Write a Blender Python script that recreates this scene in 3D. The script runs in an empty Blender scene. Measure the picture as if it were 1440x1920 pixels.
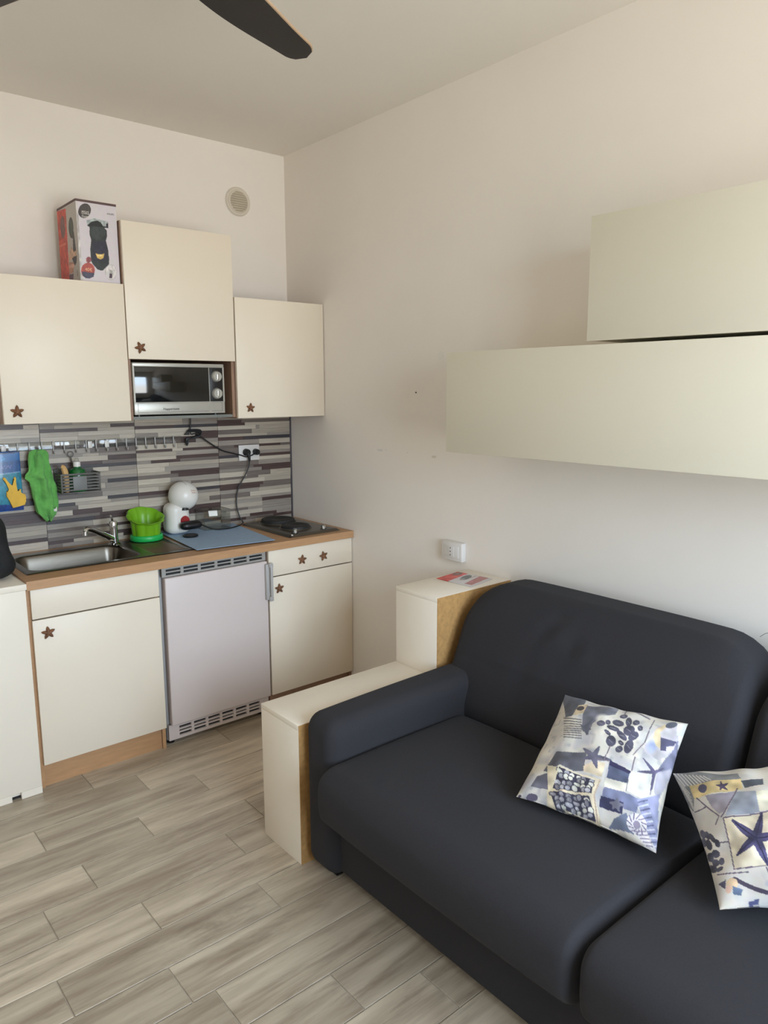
import bpy, bmesh, math, random
import numpy as np
from mathutils import Vector, Matrix
sc = bpy.context.scene
COL = sc.collection
# ------------------------------------------------------------------ camera
cam_d = bpy.data.cameras.new('camera'); cam = bpy.data.objects.new('camera', cam_d); COL.objects.link(cam)
cam_d.sensor_fit = 'VERTICAL'; cam_d.sensor_height = 36.0; cam_d.sensor_width = 27.0
cam_d.lens = 1384.373 * 36.0 / 1920.0
cam_d.clip_start = 0.02
F_ = Vector((0.63515271, 0.75461208, -0.16474723)); R_ = Vector((0.7647317, -0.64434151, -0.00307426)); U_ = Vector((0.10847336, 0.1240348, 0.98633103))
mw = Matrix((R_, U_, -F_)).transposed().to_4x4(); mw.translation = Vector((-2.3868, -3.6897, 1.6521))
cam.matrix_world = mw
sc.camera = cam
# ------------------------------------------------------------------ sky, portal, exposure
sc.view_settings.view_transform = 'Standard'; sc.view_settings.look = 'None'
sc.view_settings.exposure = EXPOSURE = 1.7; sc.view_settings.gamma = 1.0; sc.view_settings.use_curve_mapping = False
w = bpy.data.worlds.new('overcast_sky'); sc.world = w; w.use_nodes = True
nt = w.node_tree; bg = nt.nodes['Background']
tc = nt.nodes.new('ShaderNodeTexCoord'); sx = nt.nodes.new('ShaderNodeSeparateXYZ'); mr = nt.nodes.new('ShaderNodeMapRange'); cr = nt.nodes.new('ShaderNodeValToRGB')
nt.links.new(tc.outputs['Generated'], sx.inputs[0]); nt.links.new(sx.outputs['Z'], mr.inputs['Value'])
mr.inputs['From Min'].default_value = -1; mr.inputs['From Max'].default_value = 1
nt.links.new(mr.outputs[0], cr.inputs[0]); nt.links.new(cr.outputs[0], bg.inputs['Color'])
e = cr.color_ramp.elements
e[0].position = 0.0; e[0].color = (.58, .56, .54, 1); e[1].position = 1.0; e[1].color = (.70, .88, 1.13, 1)
q = e.new(.47); q.color = (.76, .75, .74, 1); q = e.new(.52); q.color = (.79, .93, 1.11, 1)
bg.inputs['Strength'].default_value = SKY = 5.5
sc.cycles.max_bounces = 14; sc.cycles.diffuse_bounces = 8; sc.cycles.transparent_max_bounces = 16
sc.cycles.use_denoising = True
sc.cycles.sample_clamp_indirect = 6.0
# room box: kitchen wall y=0, right wall x=0, floor z=0
CE = 2.9217; XL = -3.15; YF = -4.75
WIN = (-2.20, -0.35, 0.75, 2.50)          # window in the wall behind the camera: x0 x1 z0 z1
pl = bpy.data.lights.new('window_daylight', 'AREA'); pl.shape = 'RECTANGLE'; pl.size = WIN[1]-WIN[0]; pl.size_y = WIN[3]-WIN[2]
pl.cycles.is_portal = True
po = bpy.data.objects.new('window_daylight', pl); COL.objects.link(po)
po.location = ((WIN[0]+WIN[1])/2, YF-.16, (WIN[2]+WIN[3])/2); po.rotation_euler = (math.radians(90), 0, 0)
# ------------------------------------------------------------------ helpers
rnd = random.Random(7)
ORI = {}
def lin(c):
    c = np.asarray(c, float)/255.0
    return np.where(c <= .04045, c/12.92, ((c+.055)/1.055)**2.4)
def M(name, rgb, rough=.5, spec=.5, metal=0.0, var=.03, scale=6.0, stretch=(1, 1, 1), bump=0.0, bscale=200.0, coat=0.0, sheen=0.0, alpha=None, rand=0.0, rgb2=None, rvar=0.0):
    m = bpy.data.materials.new(name); m.use_nodes = True; t = m.node_tree; L = t.links.new
    b = t.nodes['Principled BSDF']
    b.inputs['Roughness'].default_value = rough; b.inputs['Metallic'].default_value = metal
    b.inputs['Coat Weight'].default_value = coat; b.inputs['Coat Roughness'].default_value = .08; b.inputs['Specular IOR Level'].default_value = spec
    if sheen:
        b.inputs['Sheen Weight'].default_value = sheen; b.inputs['Sheen Roughness'].default_value = .5
    c = lin(rgb); c2 = lin(rgb2) if rgb2 is not None else np.clip(c*(1-2*var), 0, 1)
    tc = t.nodes.new('ShaderNodeTexCoord'); mp = t.nodes.new('ShaderNodeMapping'); mp.inputs['Scale'].default_value = stretch
    L(tc.outputs['Object'], mp.inputs[0])
    src = mp.outputs[0]
    if rand:
        oi = t.nodes.new('ShaderNodeObjectInfo'); ml = t.nodes.new('ShaderNodeVectorMath'); ml.operation = 'SCALE'; ad = t.nodes.new('ShaderNodeVectorMath'); ad.operation = 'ADD'
        cb = t.nodes.new('ShaderNodeCombineXYZ')
        for i in range(3): L(oi.outputs['Random'], cb.inputs[i])
        L(cb.outputs[0], ml.inputs[0]); ml.inputs['Scale'].default_value = 37.0
        L(mp.outputs[0], ad.inputs[0]); L(ml.outputs[0], ad.inputs[1]); src = ad.outputs[0]
    n = t.nodes.new('ShaderNodeTexNoise'); n.inputs['Scale'].default_value = scale; n.inputs['Detail'].default_value = 5; n.inputs['Roughness'].default_value = .6
    L(src, n.inputs['Vector'])
    r = t.nodes.new('ShaderNodeValToRGB'); r.color_ramp.elements[0].position = .32; r.color_ramp.elements[1].position = .68
    r.color_ramp.elements[0].color = (*c2, 1); r.color_ramp.elements[1].color = (*c, 1)
    L(n.outputs['Fac'], r.inputs[0])
    out = r.outputs[0]
    if rand:
        hv = t.nodes.new('ShaderNodeHueSaturation'); mm = t.nodes.new('ShaderNodeMapRange')
        mm.inputs['To Min'].default_value = 1-rand; mm.inputs['To Max'].default_value = 1+rand
        L(oi.outputs['Random'], mm.inputs['Value']); L(mm.outputs[0], hv.inputs['Value']); L(out, hv.inputs['Color']); out = hv.outputs[0]
    L(out, b.inputs['Base Color'])
    if rvar:
        m2 = t.nodes.new('ShaderNodeMapRange'); m2.inputs['To Min'].default_value = rough-rvar; m2.inputs['To Max'].default_value = rough+rvar
        L(n.outputs['Fac'], m2.inputs['Value']); L(m2.outputs[0], b.inputs['Roughness'])
    if bump:
        n2 = t.nodes.new('ShaderNodeTexNoise'); n2.inputs['Scale'].default_value = bscale; n2.inputs['Detail'].default_value = 3
        L(src, n2.inputs['Vector'])
        bp = t.nodes.new('ShaderNodeBump'); bp.inputs['Strength'].default_value = bump; bp.inputs['Distance'].default_value = .002
        L(n2.outputs['Fac'], bp.inputs['Height']); L(bp.outputs[0], b.inputs['Normal'])
    if alpha is not None: b.inputs['Alpha'].default_value = alpha
    return m
def glassy(name, rgb, fac=.06, rough=.03):
    m = bpy.data.materials.new(name); m.use_nodes = True; t = m.node_tree; t.nodes.remove(t.nodes['Principled BSDF'])
    tr = t.nodes.new('ShaderNodeBsdfTransparent'); gl = t.nodes.new('ShaderNodeBsdfGlossy'); mx = t.nodes.new('ShaderNodeMixShader'); lw = t.nodes.new('ShaderNodeLayerWeight')
    mm = t.nodes.new('ShaderNodeMapRange'); mm.inputs['To Min'].default_value = fac; mm.inputs['To Max'].default_value = .5
    tr.inputs[0].default_value = (*lin(rgb), 1); gl.inputs['Roughness'].default_value = rough
    lw.inputs['Blend'].default_value = .35
    t.links.new(lw.outputs['Facing'], mm.inputs['Value']); t.links.new(mm.outputs[0], mx.inputs[0])
    t.links.new(tr.outputs[0], mx.inputs[1]); t.links.new(gl.outputs[0], mx.inputs[2]); t.links.new(mx.outputs[0], t.nodes['Material Output'].inputs[0])
    return m
def printed(name, rough=.5, bump=0.0, coat=0.0, sheen=0.0):
    m = bpy.data.materials.new(name); m.use_nodes = True; t = m.node_tree; b = t.nodes['Principled BSDF']
    a = t.nodes.new('ShaderNodeAttribute'); a.attribute_name = 'print'
    n = t.nodes.new('ShaderNodeTexNoise'); n.inputs['Scale'].default_value = 60; mx = t.nodes.new('ShaderNodeMix'); mx.data_type = 'RGBA'; mx.blend_type = 'MULTIPLY'; mx.inputs[0].default_value = .12
    tc = t.nodes.new('ShaderNodeTexCoord'); t.links.new(tc.outputs['Object'], n.inputs['Vector'])
    t.links.new(a.outputs['Color'], mx.inputs[6]); t.links.new(n.outputs['Color'], mx.inputs[7]); t.links.new(mx.outputs[2], b.inputs['Base Color'])
    b.inputs['Roughness'].default_value = rough; b.inputs['Coat Weight'].default_value = coat; b.inputs['Sheen Weight'].default_value = sheen
    return m
def thing(name, label, cat, loc, group=None):
    o = bpy.data.objects.new(name, None); COL.objects.link(o); o.location = loc; o.empty_display_size = .05
    o['label'] = label; o['category'] = cat
    if group: o['group'] = group
    ORI[o.name] = Vector(loc)
    return o
class B:
    """collects shapes (world coordinates) into one mesh"""
    def __init__(s): s.bm = bmesh.new()
    def box(s, x0, x1, y0, y1, z0, z1, bev=0.0, seg=2):
        r = bmesh.ops.create_cube(s.bm, size=1.0); vs = r['verts']
        for v in vs: v.co = Vector((x0+(v.co.x+.5)*(x1-x0), y0+(v.co.y+.5)*(y1-y0), z0+(v.co.z+.5)*(z1-z0)))
        if bev:
            es = {e for v in vs for e in v.link_edges}
            bmesh.ops.bevel(s.bm, geom=list(es), offset=bev, segments=seg, affect='EDGES', profile=.5)
        return s
    def rbox(s, c, size, R, n=10, fn=None):
        allv = []; N = n+1
        for ax in range(3):
            for sg in (-1, 1):
                V = []
                for j in range(N+1):
                    for i in range(N+1):
                        p = [0, 0, 0]; p[ax] = sg; p[(ax+1) % 3] = (2*i/N-1)*sg; p[(ax+2) % 3] = 2*j/N-1
                        V.append(s.bm.verts.new(p))
                for j in range(N):
                    for i in range(N): k = j*(N+1)+i; s.bm.faces.new((V[k], V[k+1], V[k+N+2], V[k+N+1]))
                allv += V
        h = [size[i]/2 for i in range(3)]; R = [min(R[i], h[i]*.999) for i in range(3)]
        for v in allv:
            # denser sampling close to the rounded rims
            p = []
            for i in range(3):
                a = v.co[i]; f = R[i]/h[i]
                k = .5 if f < .9 else 1.0
                aa = abs(a)
                if f < .9:
                    aa = aa*(1-f)/.5 if aa < .5 else (1-f)+(aa-.5)*f/.5
                p.append(math.copysign(aa, a)*h[i])
            inn = [max(-(h[i]-R[i]), min(h[i]-R[i], p[i])) for i in range(3)]
            d = Vector([(p[i]-inn[i])/R[i] for i in range(3)])
            if d.length > 1e-9:
                # keep the cube face's spacing but land on the ellipsoid
                m = max(abs(d.x), abs(d.y), abs(d.z)); d = d.normalized()*m
            q = Vector([inn[i]+d[i]*R[i] for i in range(3)])
            if fn: q = Vector(fn(q, h))
            v.co = Vector(c)+q
        return s
    def cyl(s, p, q, r0, r1=None, n=20, caps=True, bev=0.0):
        p = Vector(p); q = Vector(q); r1 = r0 if r1 is None else r1
        ax = (q-p).normalized(); u = ax.orthogonal().normalized(); v = ax.cross(u)
        if bev:
            L = (q-p).length; st = [(0, r0-bev), (bev, r0), (L-bev, r1), (L, r1-bev)]
        else: st = [(0, r0), ((q-p).length, r1)]
        rings = []
        for d, r in st:
            rings.append([s.bm.verts.new(p+ax*d+(u*math.cos(2*math.pi*i/n)+v*math.sin(2*math.pi*i/n))*r) for i in range(n)])
        for a, b in zip(rings, rings[1:]):
            for i in range(n): s.bm.faces.new((a[i], a[(i+1) % n], b[(i+1) % n], b[i]))
        if caps: s.bm.faces.new(rings[0][::-1]); s.bm.faces.new(rings[-1])
        return s
    def ring(s, c, axis, R, r, n=32, k=8):
        ax = Vector(axis).normalized(); u = ax.orthogonal().normalized(); v = ax.cross(u); rg = []
        for i in range(n):
            a = 2*math.pi*i/n; d = u*math.cos(a)+v*math.sin(a)
            rg.append([s.bm.verts.new(Vector(c)+d*(R+r*math.cos(2*math.pi*j/k))+ax*r*math.sin(2*math.pi*j/k)) for j in range(k)])
        for i in range(n):
            for j in range(k): s.bm.faces.new((rg[i][j], rg[i][(j+1) % k], rg[(i+1) % n][(j+1) % k], rg[(i+1) % n][j]))
        return s
    def tube(s, pts, r, n=8, sub=6):
        P = [Vector(p) for p in pts]; pp = []
        for i in range(len(P)-1):
            a = P[max(i-1, 0)]; b = P[i]; c = P[i+1]; d = P[min(i+2, len(P)-1)]
            for k in range(sub):
                t = k/sub
                pp.append(.5*((2*b)+(c-a)*t+(2*a-5*b+4*c-d)*t*t+(3*b-a-3*c+d)*t**3))
        pp.append(P[-1]); rg = []; u = None
        for i, p in enumerate(pp):
            t = (pp[min(i+1, len(pp)-1)]-pp[max(i-1, 0)]).normalized()
            u = t.orthogonal().normalized() if u is None else (u-t*u.dot(t)).normalized()
            v = t.cross(u); rr = r(i/(len(pp)-1)) if callable(r) else r
            rg.append([s.bm.verts.new(p+(u*math.cos(2*math.pi*j/n)+v*math.sin(2*math.pi*j/n))*rr) for j in range(n)])
        for a, b in zip(rg, rg[1:]):
            for j in range(n): s.bm.faces.new((a[j], a[(j+1) % n], b[(j+1) % n], b[j]))
        s.bm.faces.new(rg[0][::-1]); s.bm.faces.new(rg[-1])
        return s
    def lathe(s, c, prof, n=40, lobe=None):
        """prof: (r, z) list; lobe(r, z, angle, index) -> r"""
        c = Vector(c); rg = []
        for k, (r, z) in enumerate(prof):
            row = []
            for i in range(n):
                a = 2*math.pi*i/n; rr = lobe(r, z, a, k) if lobe else r
                row.append(s.bm.verts.new(c+Vector((rr*math.cos(a), rr*math.sin(a), z))))
            rg.append(row)
        for a, b in zip(rg, rg[1:]):
            for i in range(n): s.bm.faces.new((a[i], a[(i+1) % n], b[(i+1) % n], b[i]))
        if prof[0][0] > 1e-6: s.bm.faces.new(rg[0][::-1])
        if prof[-1][0] > 1e-6: s.bm.faces.new(rg[-1])
        return s
    def prism(s, pts, depth, bev=0.0):
        """pts: closed planar loop of 3-D points, depth: vector"""
        d = Vector(depth); a = [s.bm.verts.new(Vector(p)) for p in pts]; b = [s.bm.verts.new(Vector(p)+d) for p in pts]; n = len(pts)
        fa = s.bm.faces.new(a[::-1]); fb = s.bm.faces.new(b)
        for i in range(n): s.bm.faces.new((a[i], a[(i+1) % n], b[(i+1) % n], b[i]))
        if bev: bmesh.ops.bevel(s.bm, geom=list(fb.edges), offset=bev, segments=2, affect='EDGES')
        return s
    def grid(s, fn, nu, nv):
        V = [[s.bm.verts.new(Vector(fn(i/nu, j/nv))) for i in range(nu+1)] for j in range(nv+1)]
        for j in range(nv):
            for i in range(nu): s.bm.faces.new((V[j][i], V[j][i+1], V[j+1][i+1], V[j+1][i]))
        return V
    def obj(s, name, m, parent=None, smooth=True, ang=38, loc=None, kind=None, label=None):
        bm = s.bm
        bmesh.ops.remove_doubles(bm, verts=bm.verts, dist=1e-6)
        bmesh.ops.recalc_face_normals(bm, faces=bm.faces)
        o0 = ORI[parent.name] if parent is not None else (Vector(loc) if loc is not None else Vector((0, 0, 0)))
        for v in bm.verts: v.co -= o0
        if smooth:
            ca = math.radians(ang)
            for f in bm.faces: f.smooth = True
            for ed in bm.edges:
                if len(ed.link_faces) == 2 and ed.calc_face_angle(0) > ca: ed.smooth = False
        me = bpy.data.meshes.new(name); bm.to_mesh(me); bm.free(); me.materials.append(m)
        o = bpy.data.objects.new(name, me); COL.objects.link(o)
        if parent is not None: o.parent = parent
        elif loc is not None: o.location = loc
        ORI[o.name] = o0
        if kind: o['kind'] = kind
        if label: o['label'] = label
        return o
def tag(o, label, cat, group=None):
    o['label'] = label; o['category'] = cat
    if group: o['group'] = group
    return o
def text(name, s, size, loc, ux, uz, m, parent, th=.0006, align='CENTER'):
    """raised flat lettering on a surface; ux: reading direction, uz: up"""
    cu = bpy.data.curves.new('lettering', 'FONT'); cu.body = s; cu.size = size; cu.extrude = th; cu.align_x = align; cu.align_y = 'CENTER'
    to = bpy.data.objects.new('lettering', cu); COL.objects.link(to); bpy.context.view_layer.update()
    me = bpy.data.meshes.new_from_object(to); bpy.data.objects.remove(to)
    ux = Vector(ux).normalized(); uz = Vector(uz).normalized(); n = ux.cross(uz)
    o0 = ORI[parent.name]
    for v in me.vertices: v.co = Vector(loc)+ux*v.co.x+uz*v.co.y+n*v.co.z-o0
    me.materials.clear(); me.materials.append(m); me.name = name
    o = bpy.data.objects.new(name, me); COL.objects.link(o); o.parent = parent; ORI[o.name] = o0
    return o
class Print:
    """flat print evaluated on a grid of vertices; drawing coordinates run through a homography from the (u, v) square"""
    def __init__(s, nu, nv, corners, base, puff=(0, 0)):
        u, v = np.meshgrid(np.linspace(0, 1, nu+1), np.linspace(0, 1, nv+1))      # v=0 top
        src = [(0, 0), (1, 0), (1, 1), (0, 1)]; A = []; b = []
        for (a, c), (x, y) in zip(src, corners):
            A.append([a, c, 1, 0, 0, 0, -a*x, -c*x]); b.append(x); A.append([0, 0, 0, a, c, 1, -a*y, -c*y]); b.append(y)
        h = np.linalg.solve(np.array(A, float), np.array(b, float)); w_ = h[6]*u+h[7]*v+1
        s.x = (h[0]*u+h[1]*v+h[2])/w_; s.y = (h[3]*u+h[4]*v+h[5])/w_; s.nu, s.nv = nu, nv
        pr = np.clip(4*u*(1-u), 0, 1)**.55*np.clip(4*v*(1-v), 0, 1)**.55; s.x = s.x+puff[0]*pr; s.y = s.y+puff[1]*pr     # cloth takes up the bulge
        s.c = np.empty(u.shape+(3,)); s.c[:] = base; s.rg = np.random.RandomState(3)
        s.n = s.noise(9); s.n2 = s.noise(22)
    def noise(s, k):
        g = s.rg.rand(k+2, k+2); yy = np.linspace(0, k, s.nv+1); xx = np.linspace(0, k, s.nu+1); yi = yy.astype(int); xi = xx.astype(int)
        fy = (yy-yi)[:, None]; fx = (xx-xi)[None]; fy = fy*fy*(3-2*fy); fx = fx*fx*(3-2*fx)
        a = g[yi][:, xi]; b = g[yi][:, xi+1]; c = g[yi+1][:, xi]; d = g[yi+1][:, xi+1]
        return (a*(1-fx)+b*fx)*(1-fy)+(c*(1-fx)+d*fx)*fy
    def put(s, m, col, mot=.0):
        col = np.asarray(col, float)[None, None]*(1+mot*(s.n2[..., None]-.5)*2)
        k = np.asarray(m, float)[..., None]; s.c = s.c*(1-k)+col*k; return s
    def poly(s, pts, col, mot=.15, a=1.0):
        m = np.zeros(s.x.shape, bool); n = len(pts)
        for i in range(n):
            x0, y0 = pts[i]; x1, y1 = pts[(i+1) % n]
            if y0 == y1: continue
            c = (y0 > s.y) != (y1 > s.y)
            m ^= c & (s.x < (x1-x0)*(s.y-y0)/(y1-y0)+x0)
        return s.put(m*a, col, mot)
    def ell(s, cx, cy, rx, ry, col, rot=0, mot=.12, a=1.0, soft=0):
        r = math.radians(rot); dx = s.x-cx; dy = s.y-cy
        p = (dx*math.cos(r)+dy*math.sin(r))/rx; q = (-dx*math.sin(r)+dy*math.cos(r))/ry; d = np.sqrt(p*p+q*q)
        m = np.clip((1-d)/soft, 0, 1) if soft else d < 1
        return s.put(m*a, col, mot)
    def line(s, pts, w_, col, a=1.0):
        for (x0, y0), (x1, y1) in zip(pts, pts[1:]):
            L2 = (x1-x0)**2+(y1-y0)**2+1e-9; t = np.clip(((s.x-x0)*(x1-x0)+(s.y-y0)*(y1-y0))/L2, 0, 1)
            d = np.hypot(s.x-(x0+t*(x1-x0)), s.y-(y0+t*(y1-y0))); s.put((d < w_)*a, col)
        return s
    def star(s, c, tips, w_, col, mot=.2):
        for (x, y) in tips:
            dx, dy = x-c[0], y-c[1]; L = math.hypot(dx, dy); nx, ny = -dy/L, dx/L
            s.poly([(c[0]+nx*w_, c[1]+ny*w_), (c[0]+dx*.55+nx*w_*.72, c[1]+dy*.55+ny*w_*.72), (x+nx*w_*.2, y+ny*w_*.2), (x-nx*w_*.2, y-ny*w_*.2), (c[0]+dx*.55-nx*w_*.72, c[1]+dy*.55-ny*w_*.72), (c[0]-nx*w_, c[1]-ny*w_)], col, mot)
        return s.ell(c[0], c[1], w_*1.15, w_*1.15, col, 0, mot)
def printed_grid(name, P, fn, m, parent=None, loc=None, th=None):
    """grid mesh carrying a Print as its colour; fn(u, v) -> point (v=0 is the top edge)"""
    nu, nv = P.nu, P.nv; o0 = ORI[parent.name] if parent is not None else Vector(loc)
    V = []; 
    for j in range(nv+1):
        for i in range(nu+1): V.append(tuple(Vector(fn(i/nu, j/nv))-o0))
    F = [(j*(nu+1)+i, (j+1)*(nu+1)+i, (j+1)*(nu+1)+i+1, j*(nu+1)+i+1) for j in range(nv) for i in range(nu)]
    cols = lin(np.clip(P.c, 0, 255)).reshape(-1, 3)
    if th is not None:        # second side, same outline
        k = len(V); back = [tuple(Vector(th(i/nu, j/nv))-o0) for j in range(nv+1) for i in range(nu+1)]
        V += back; F += [tuple(x+k for x in f[::-1]) for f in F[:]]
        rim = [i for i in range(nu+1)]+[j*(nu+1)+nu for j in range(1, nv+1)]+[nv*(nu+1)+i for i in range(nu-1, -1, -1)]+[j*(nu+1) for j in range(nv-1, 0, -1)]
        for a, b in zip(rim, rim[1:]+rim[:1]): F.append((a, b, b+k, a+k))
        cols = np.concatenate([cols, cols])
    me = bpy.data.meshes.new(name); me.from_pydata(V, [], F)
    at = me.color_attributes.new('print', 'FLOAT_COLOR', 'POINT')
    at.data.foreach_set('color', np.concatenate([cols, np.ones((len(cols), 1))], 1).ravel().astype(np.float32))
    me.polygons.foreach_set('use_smooth', [True]*len(me.polygons)); me.materials.append(m); me.update()
    o = bpy.data.objects.new(name, me); COL.objects.link(o)
    if parent is not None: o.parent = parent
    else: o.location = loc
    ORI[o.name] = o0
    return o
# ------------------------------------------------------------------ materials
m_wall = M('wall_paint', (235, 228, 219), .85, var=.012, scale=2.5, bump=.12, bscale=180)
m_ceil = M('ceiling_paint', (232, 227, 218), .9, var=.01, scale=2, bump=.08, bscale=150)
m_grout = M('floor_grout', (190, 180, 164), .85, var=.05, scale=14)
m_cream = M('cream_door_laminate', (229, 217, 198), .42, var=.008, scale=3, bump=.05, bscale=900)
m_crew = M('yellowish_cream_laminate', (219, 213, 194), .40, var=.008, scale=3, bump=.04, bscale=900)
m_white = M('white_laminate', (237, 227, 211), .38, var=.012, scale=4)
m_fridge = M('fridge_white_enamel', (208, 196, 192), .40, var=.006, scale=4, bump=.05, bscale=500)
m_beech = M('beech_laminate', (188, 145, 104), .45, var=.08, scale=5, stretch=(2, 14, 14), bump=.05)
m_beechv = M('brown_carcass_laminate', (150, 118, 96), .5, var=.08, scale=5, stretch=(14, 14, 2))
m_chip = M('raw_chipboard', (192, 146, 88), .8, var=.14, scale=60, bump=.5, bscale=400)
m_dark = M('dark_gap_plastic', (30, 29, 29), .6)
m_steel = M('brushed_stainless_steel', (118, 112, 103), .30, metal=1, var=.08, scale=3, stretch=(3, 60, 20), rvar=.06)
m_chrome = M('chrome', (205, 205, 203), .08, metal=1, var=.01)
m_silver = M('silver_plastic', (178, 176, 168), .35, metal=.35, var=.02)
m_alu = M('grey_grille_plastic', (160, 157, 152), .45, metal=.2, var=.02)
m_lightgrey = M('light_grey_plastic', (172, 169, 166), .45, var=.02)
m_black = M('black_plastic', (20, 20, 22), .35, var=.1)
m_cord = M('black_cord_rubber', (24, 24, 25), .5, var=.1)
m_iron = M('black_cast_iron', (34, 34, 33), .65, var=.15, scale=40, bump=.2)
m_glassb = M('dark_oven_glass', (16, 17, 17), .06, var=.05, coat=.5)
m_star = M('bronze_starfish', (140, 96, 66), .55, metal=.25, var=.25, scale=60, bump=.7, bscale=260)
m_plastw = M('white_plastic', (228, 224, 216), .3, var=.01)
m_outlet = M('white_outlet_plastic', (219, 215, 210), .4, var=.01)
m_vent = M('beige_vent_plastic', (214, 205, 190), .5, var=.02)
m_ventd = M('vent_slat_plastic', (196, 184, 162), .55, var=.03)
m_blue = M('blue_foam_mat', (158, 184, 212), .7, var=.05, scale=30, bump=.3, bscale=500)
m_green = M('lime_green_plastic', (118, 176, 30), .38, var=.04)
m_green2 = M('emerald_green_plastic', (30, 176, 84), .38, var=.04)
m_cloth = M('green_net_cloth', (112, 186, 92), .9, var=.16, scale=26, bump=.8, bscale=240, sheen=.2)
m_sofa = M('charcoal_sofa_fabric', (54, 53, 56), .95, .12, var=.07, scale=300, bump=.35, bscale=900, sheen=.03)
m_sofa2 = M('charcoal_piping_fabric', (60, 60, 66), .95, .12, var=.07, scale=300, bump=.35, bscale=900, sheen=.12)
m_bag = M('black_bag_fabric', (24, 26, 28), .8, var=.25, scale=18, bump=.6, bscale=60)
m_fan = M('dark_walnut_blade', (38, 34, 33), .45, var=.12, scale=8, stretch=(1, 1, 1))
m_fane = M('blade_edge_highlight', (188, 160, 130), .5, var=.08)
m_basket = M('grey_basket_plastic', (88, 86, 80), .5, var=.04)
m_basketl = M('pale_grey_plate', (118, 119, 117), .5, var=.05)
m_wood = M('light_brush_wood', (212, 170, 112), .55, var=.08, scale=10, stretch=(10, 10, 1))
m_bott = M('green_bottle_plastic', (12, 104, 42), .18, var=.06)
m_yellow = M('yellow_rubber', (236, 184, 36), .5, var=.1, scale=20)
m_trim = M('dark_tile_trim', (84, 80, 84), .4, metal=.4, var=.03)
m_red = M('red_plastic', (150, 30, 32), .35, var=.05)
m_clear = glassy('clear_plastic', (246, 247, 246), .05)
m_pane = glassy('window_pane_glass', (250, 252, 252), .03)
m_ink = M('dark_print_ink', (60, 56, 54), .6)
m_inkg = M('grey_print_ink', (120, 114, 112), .6)
m_inkw = M('white_print_ink', (225, 220, 212), .6)
m_inkr = M('orange_print_ink', (240, 190, 150), .6)
m_frame = M('white_window_frame', (226, 226, 224), .4, var=.01)
# floor tiles with the look of grey-brown timber
def plank_mat():
    m = M('timber_look_tile', (202, 189, 168), .34, var=.1, scale=2.2, stretch=(1.0, 9.0, 1), rgb2=(158, 143, 124), rand=.13, bump=.15, bscale=30, rvar=.06)
    t = m.node_tree; L = t.links.new; b = t.nodes['Principled BSDF']
    prev = b.inputs['Base Color'].links[0].from_socket; ad = [n for n in t.nodes if n.type == 'VECT_MATH' and n.operation == 'ADD'][0]
    n = t.nodes.new('ShaderNodeTexNoise'); n.inputs['Scale'].default_value = 1.5; n.inputs['Detail'].default_value = 8; n.inputs['Roughness'].default_value = .72; n.inputs['Distortion'].default_value = .8
    L(ad.outputs[0], n.inputs['Vector'])
    r = t.nodes.new('ShaderNodeValToRGB'); r.color_ramp.elements[0].position = .50; r.color_ramp.elements[1].position = .72
    r.color_ramp.elements[0].color = (0, 0, 0, 1); r.color_ramp.elements[1].color = (1, 1, 1, 1)
    L(n.outputs['Fac'], r.inputs[0])
    mx = t.nodes.new('ShaderNodeMix'); mx.data_type = 'RGBA'; mx.inputs[7].default_value = (*lin((122, 106, 88)), 1)
    ml = t.nodes.new('ShaderNodeMath'); ml.operation = 'MULTIPLY'; ml.inputs[1].default_value = .8
    L(r.outputs[0], ml.inputs[0]); L(ml.outputs[0], mx.inputs[0]); L(prev, mx.inputs[6]); L(mx.outputs[2], b.inputs['Base Color'])
    return m
m_plank = plank_mat()
# ------------------------------------------------------------------ the room
def struct(o): o['kind'] = 'structure'; return o
floor = struct(B().box(XL-.15, .15, YF-.15, .15, -.12, -.004).obj('floor', m_grout, loc=(0, 0, 0), smooth=False))
struct(B().box(XL-.15, .15, YF-.15, .15, CE, CE+.12).obj('ceiling', m_ceil, loc=(0, 0, 0), smooth=False))
struct(B().box(XL-.15, .15, 0, .15, -.004, CE).obj('wall_back', m_wall, loc=(0, 0, 0), smooth=False))
wall_r = struct(B().box(0, .15, YF-.15, 0, -.004, CE).obj('wall_right', m_wall, loc=(0, 0, 0), smooth=False))
struct(B().box(XL-.15, XL, YF-.15, 0, -.004, CE).obj('wall_left', m_wall, loc=(0, 0, 0), smooth=False))
x0, x1, z0, z1 = WIN
struct(B().box(XL, x0, YF-.15, YF, -.004, CE).box(x1, 0, YF-.15, YF, -.004, CE).box(x0, x1, YF-.15, YF, z1, CE).box(x0, x1, YF-.15, YF, -.004, z0).obj('wall_front', m_wall, loc=(0, 0, 0), smooth=False))
wf = B(); t_ = .055
for a, b_ in ((x0, x0+t_), ((x0+x1)/2-t_, (x0+x1)/2+t_), (x1-t_, x1)): wf.box(a, b_, YF-.11, YF-.05, z0, z1)
wf.box(x0, x1, YF-.11, YF-.05, z0, z0+.09).box(x0, x1, YF-.11, YF-.05, z1-t_, z1)
win = struct(wf.obj('window_1', m_frame, loc=(0, 0, 0), smooth=False))
for a, b_ in ((x0+t_, (x0+x1)/2-t_), ((x0+x1)/2+t_, x1-t_)): B().box(a, b_, YF-.084, YF-.078, z0+.09, z1-t_).obj('pane', m_pane, win, smooth=False)
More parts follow.
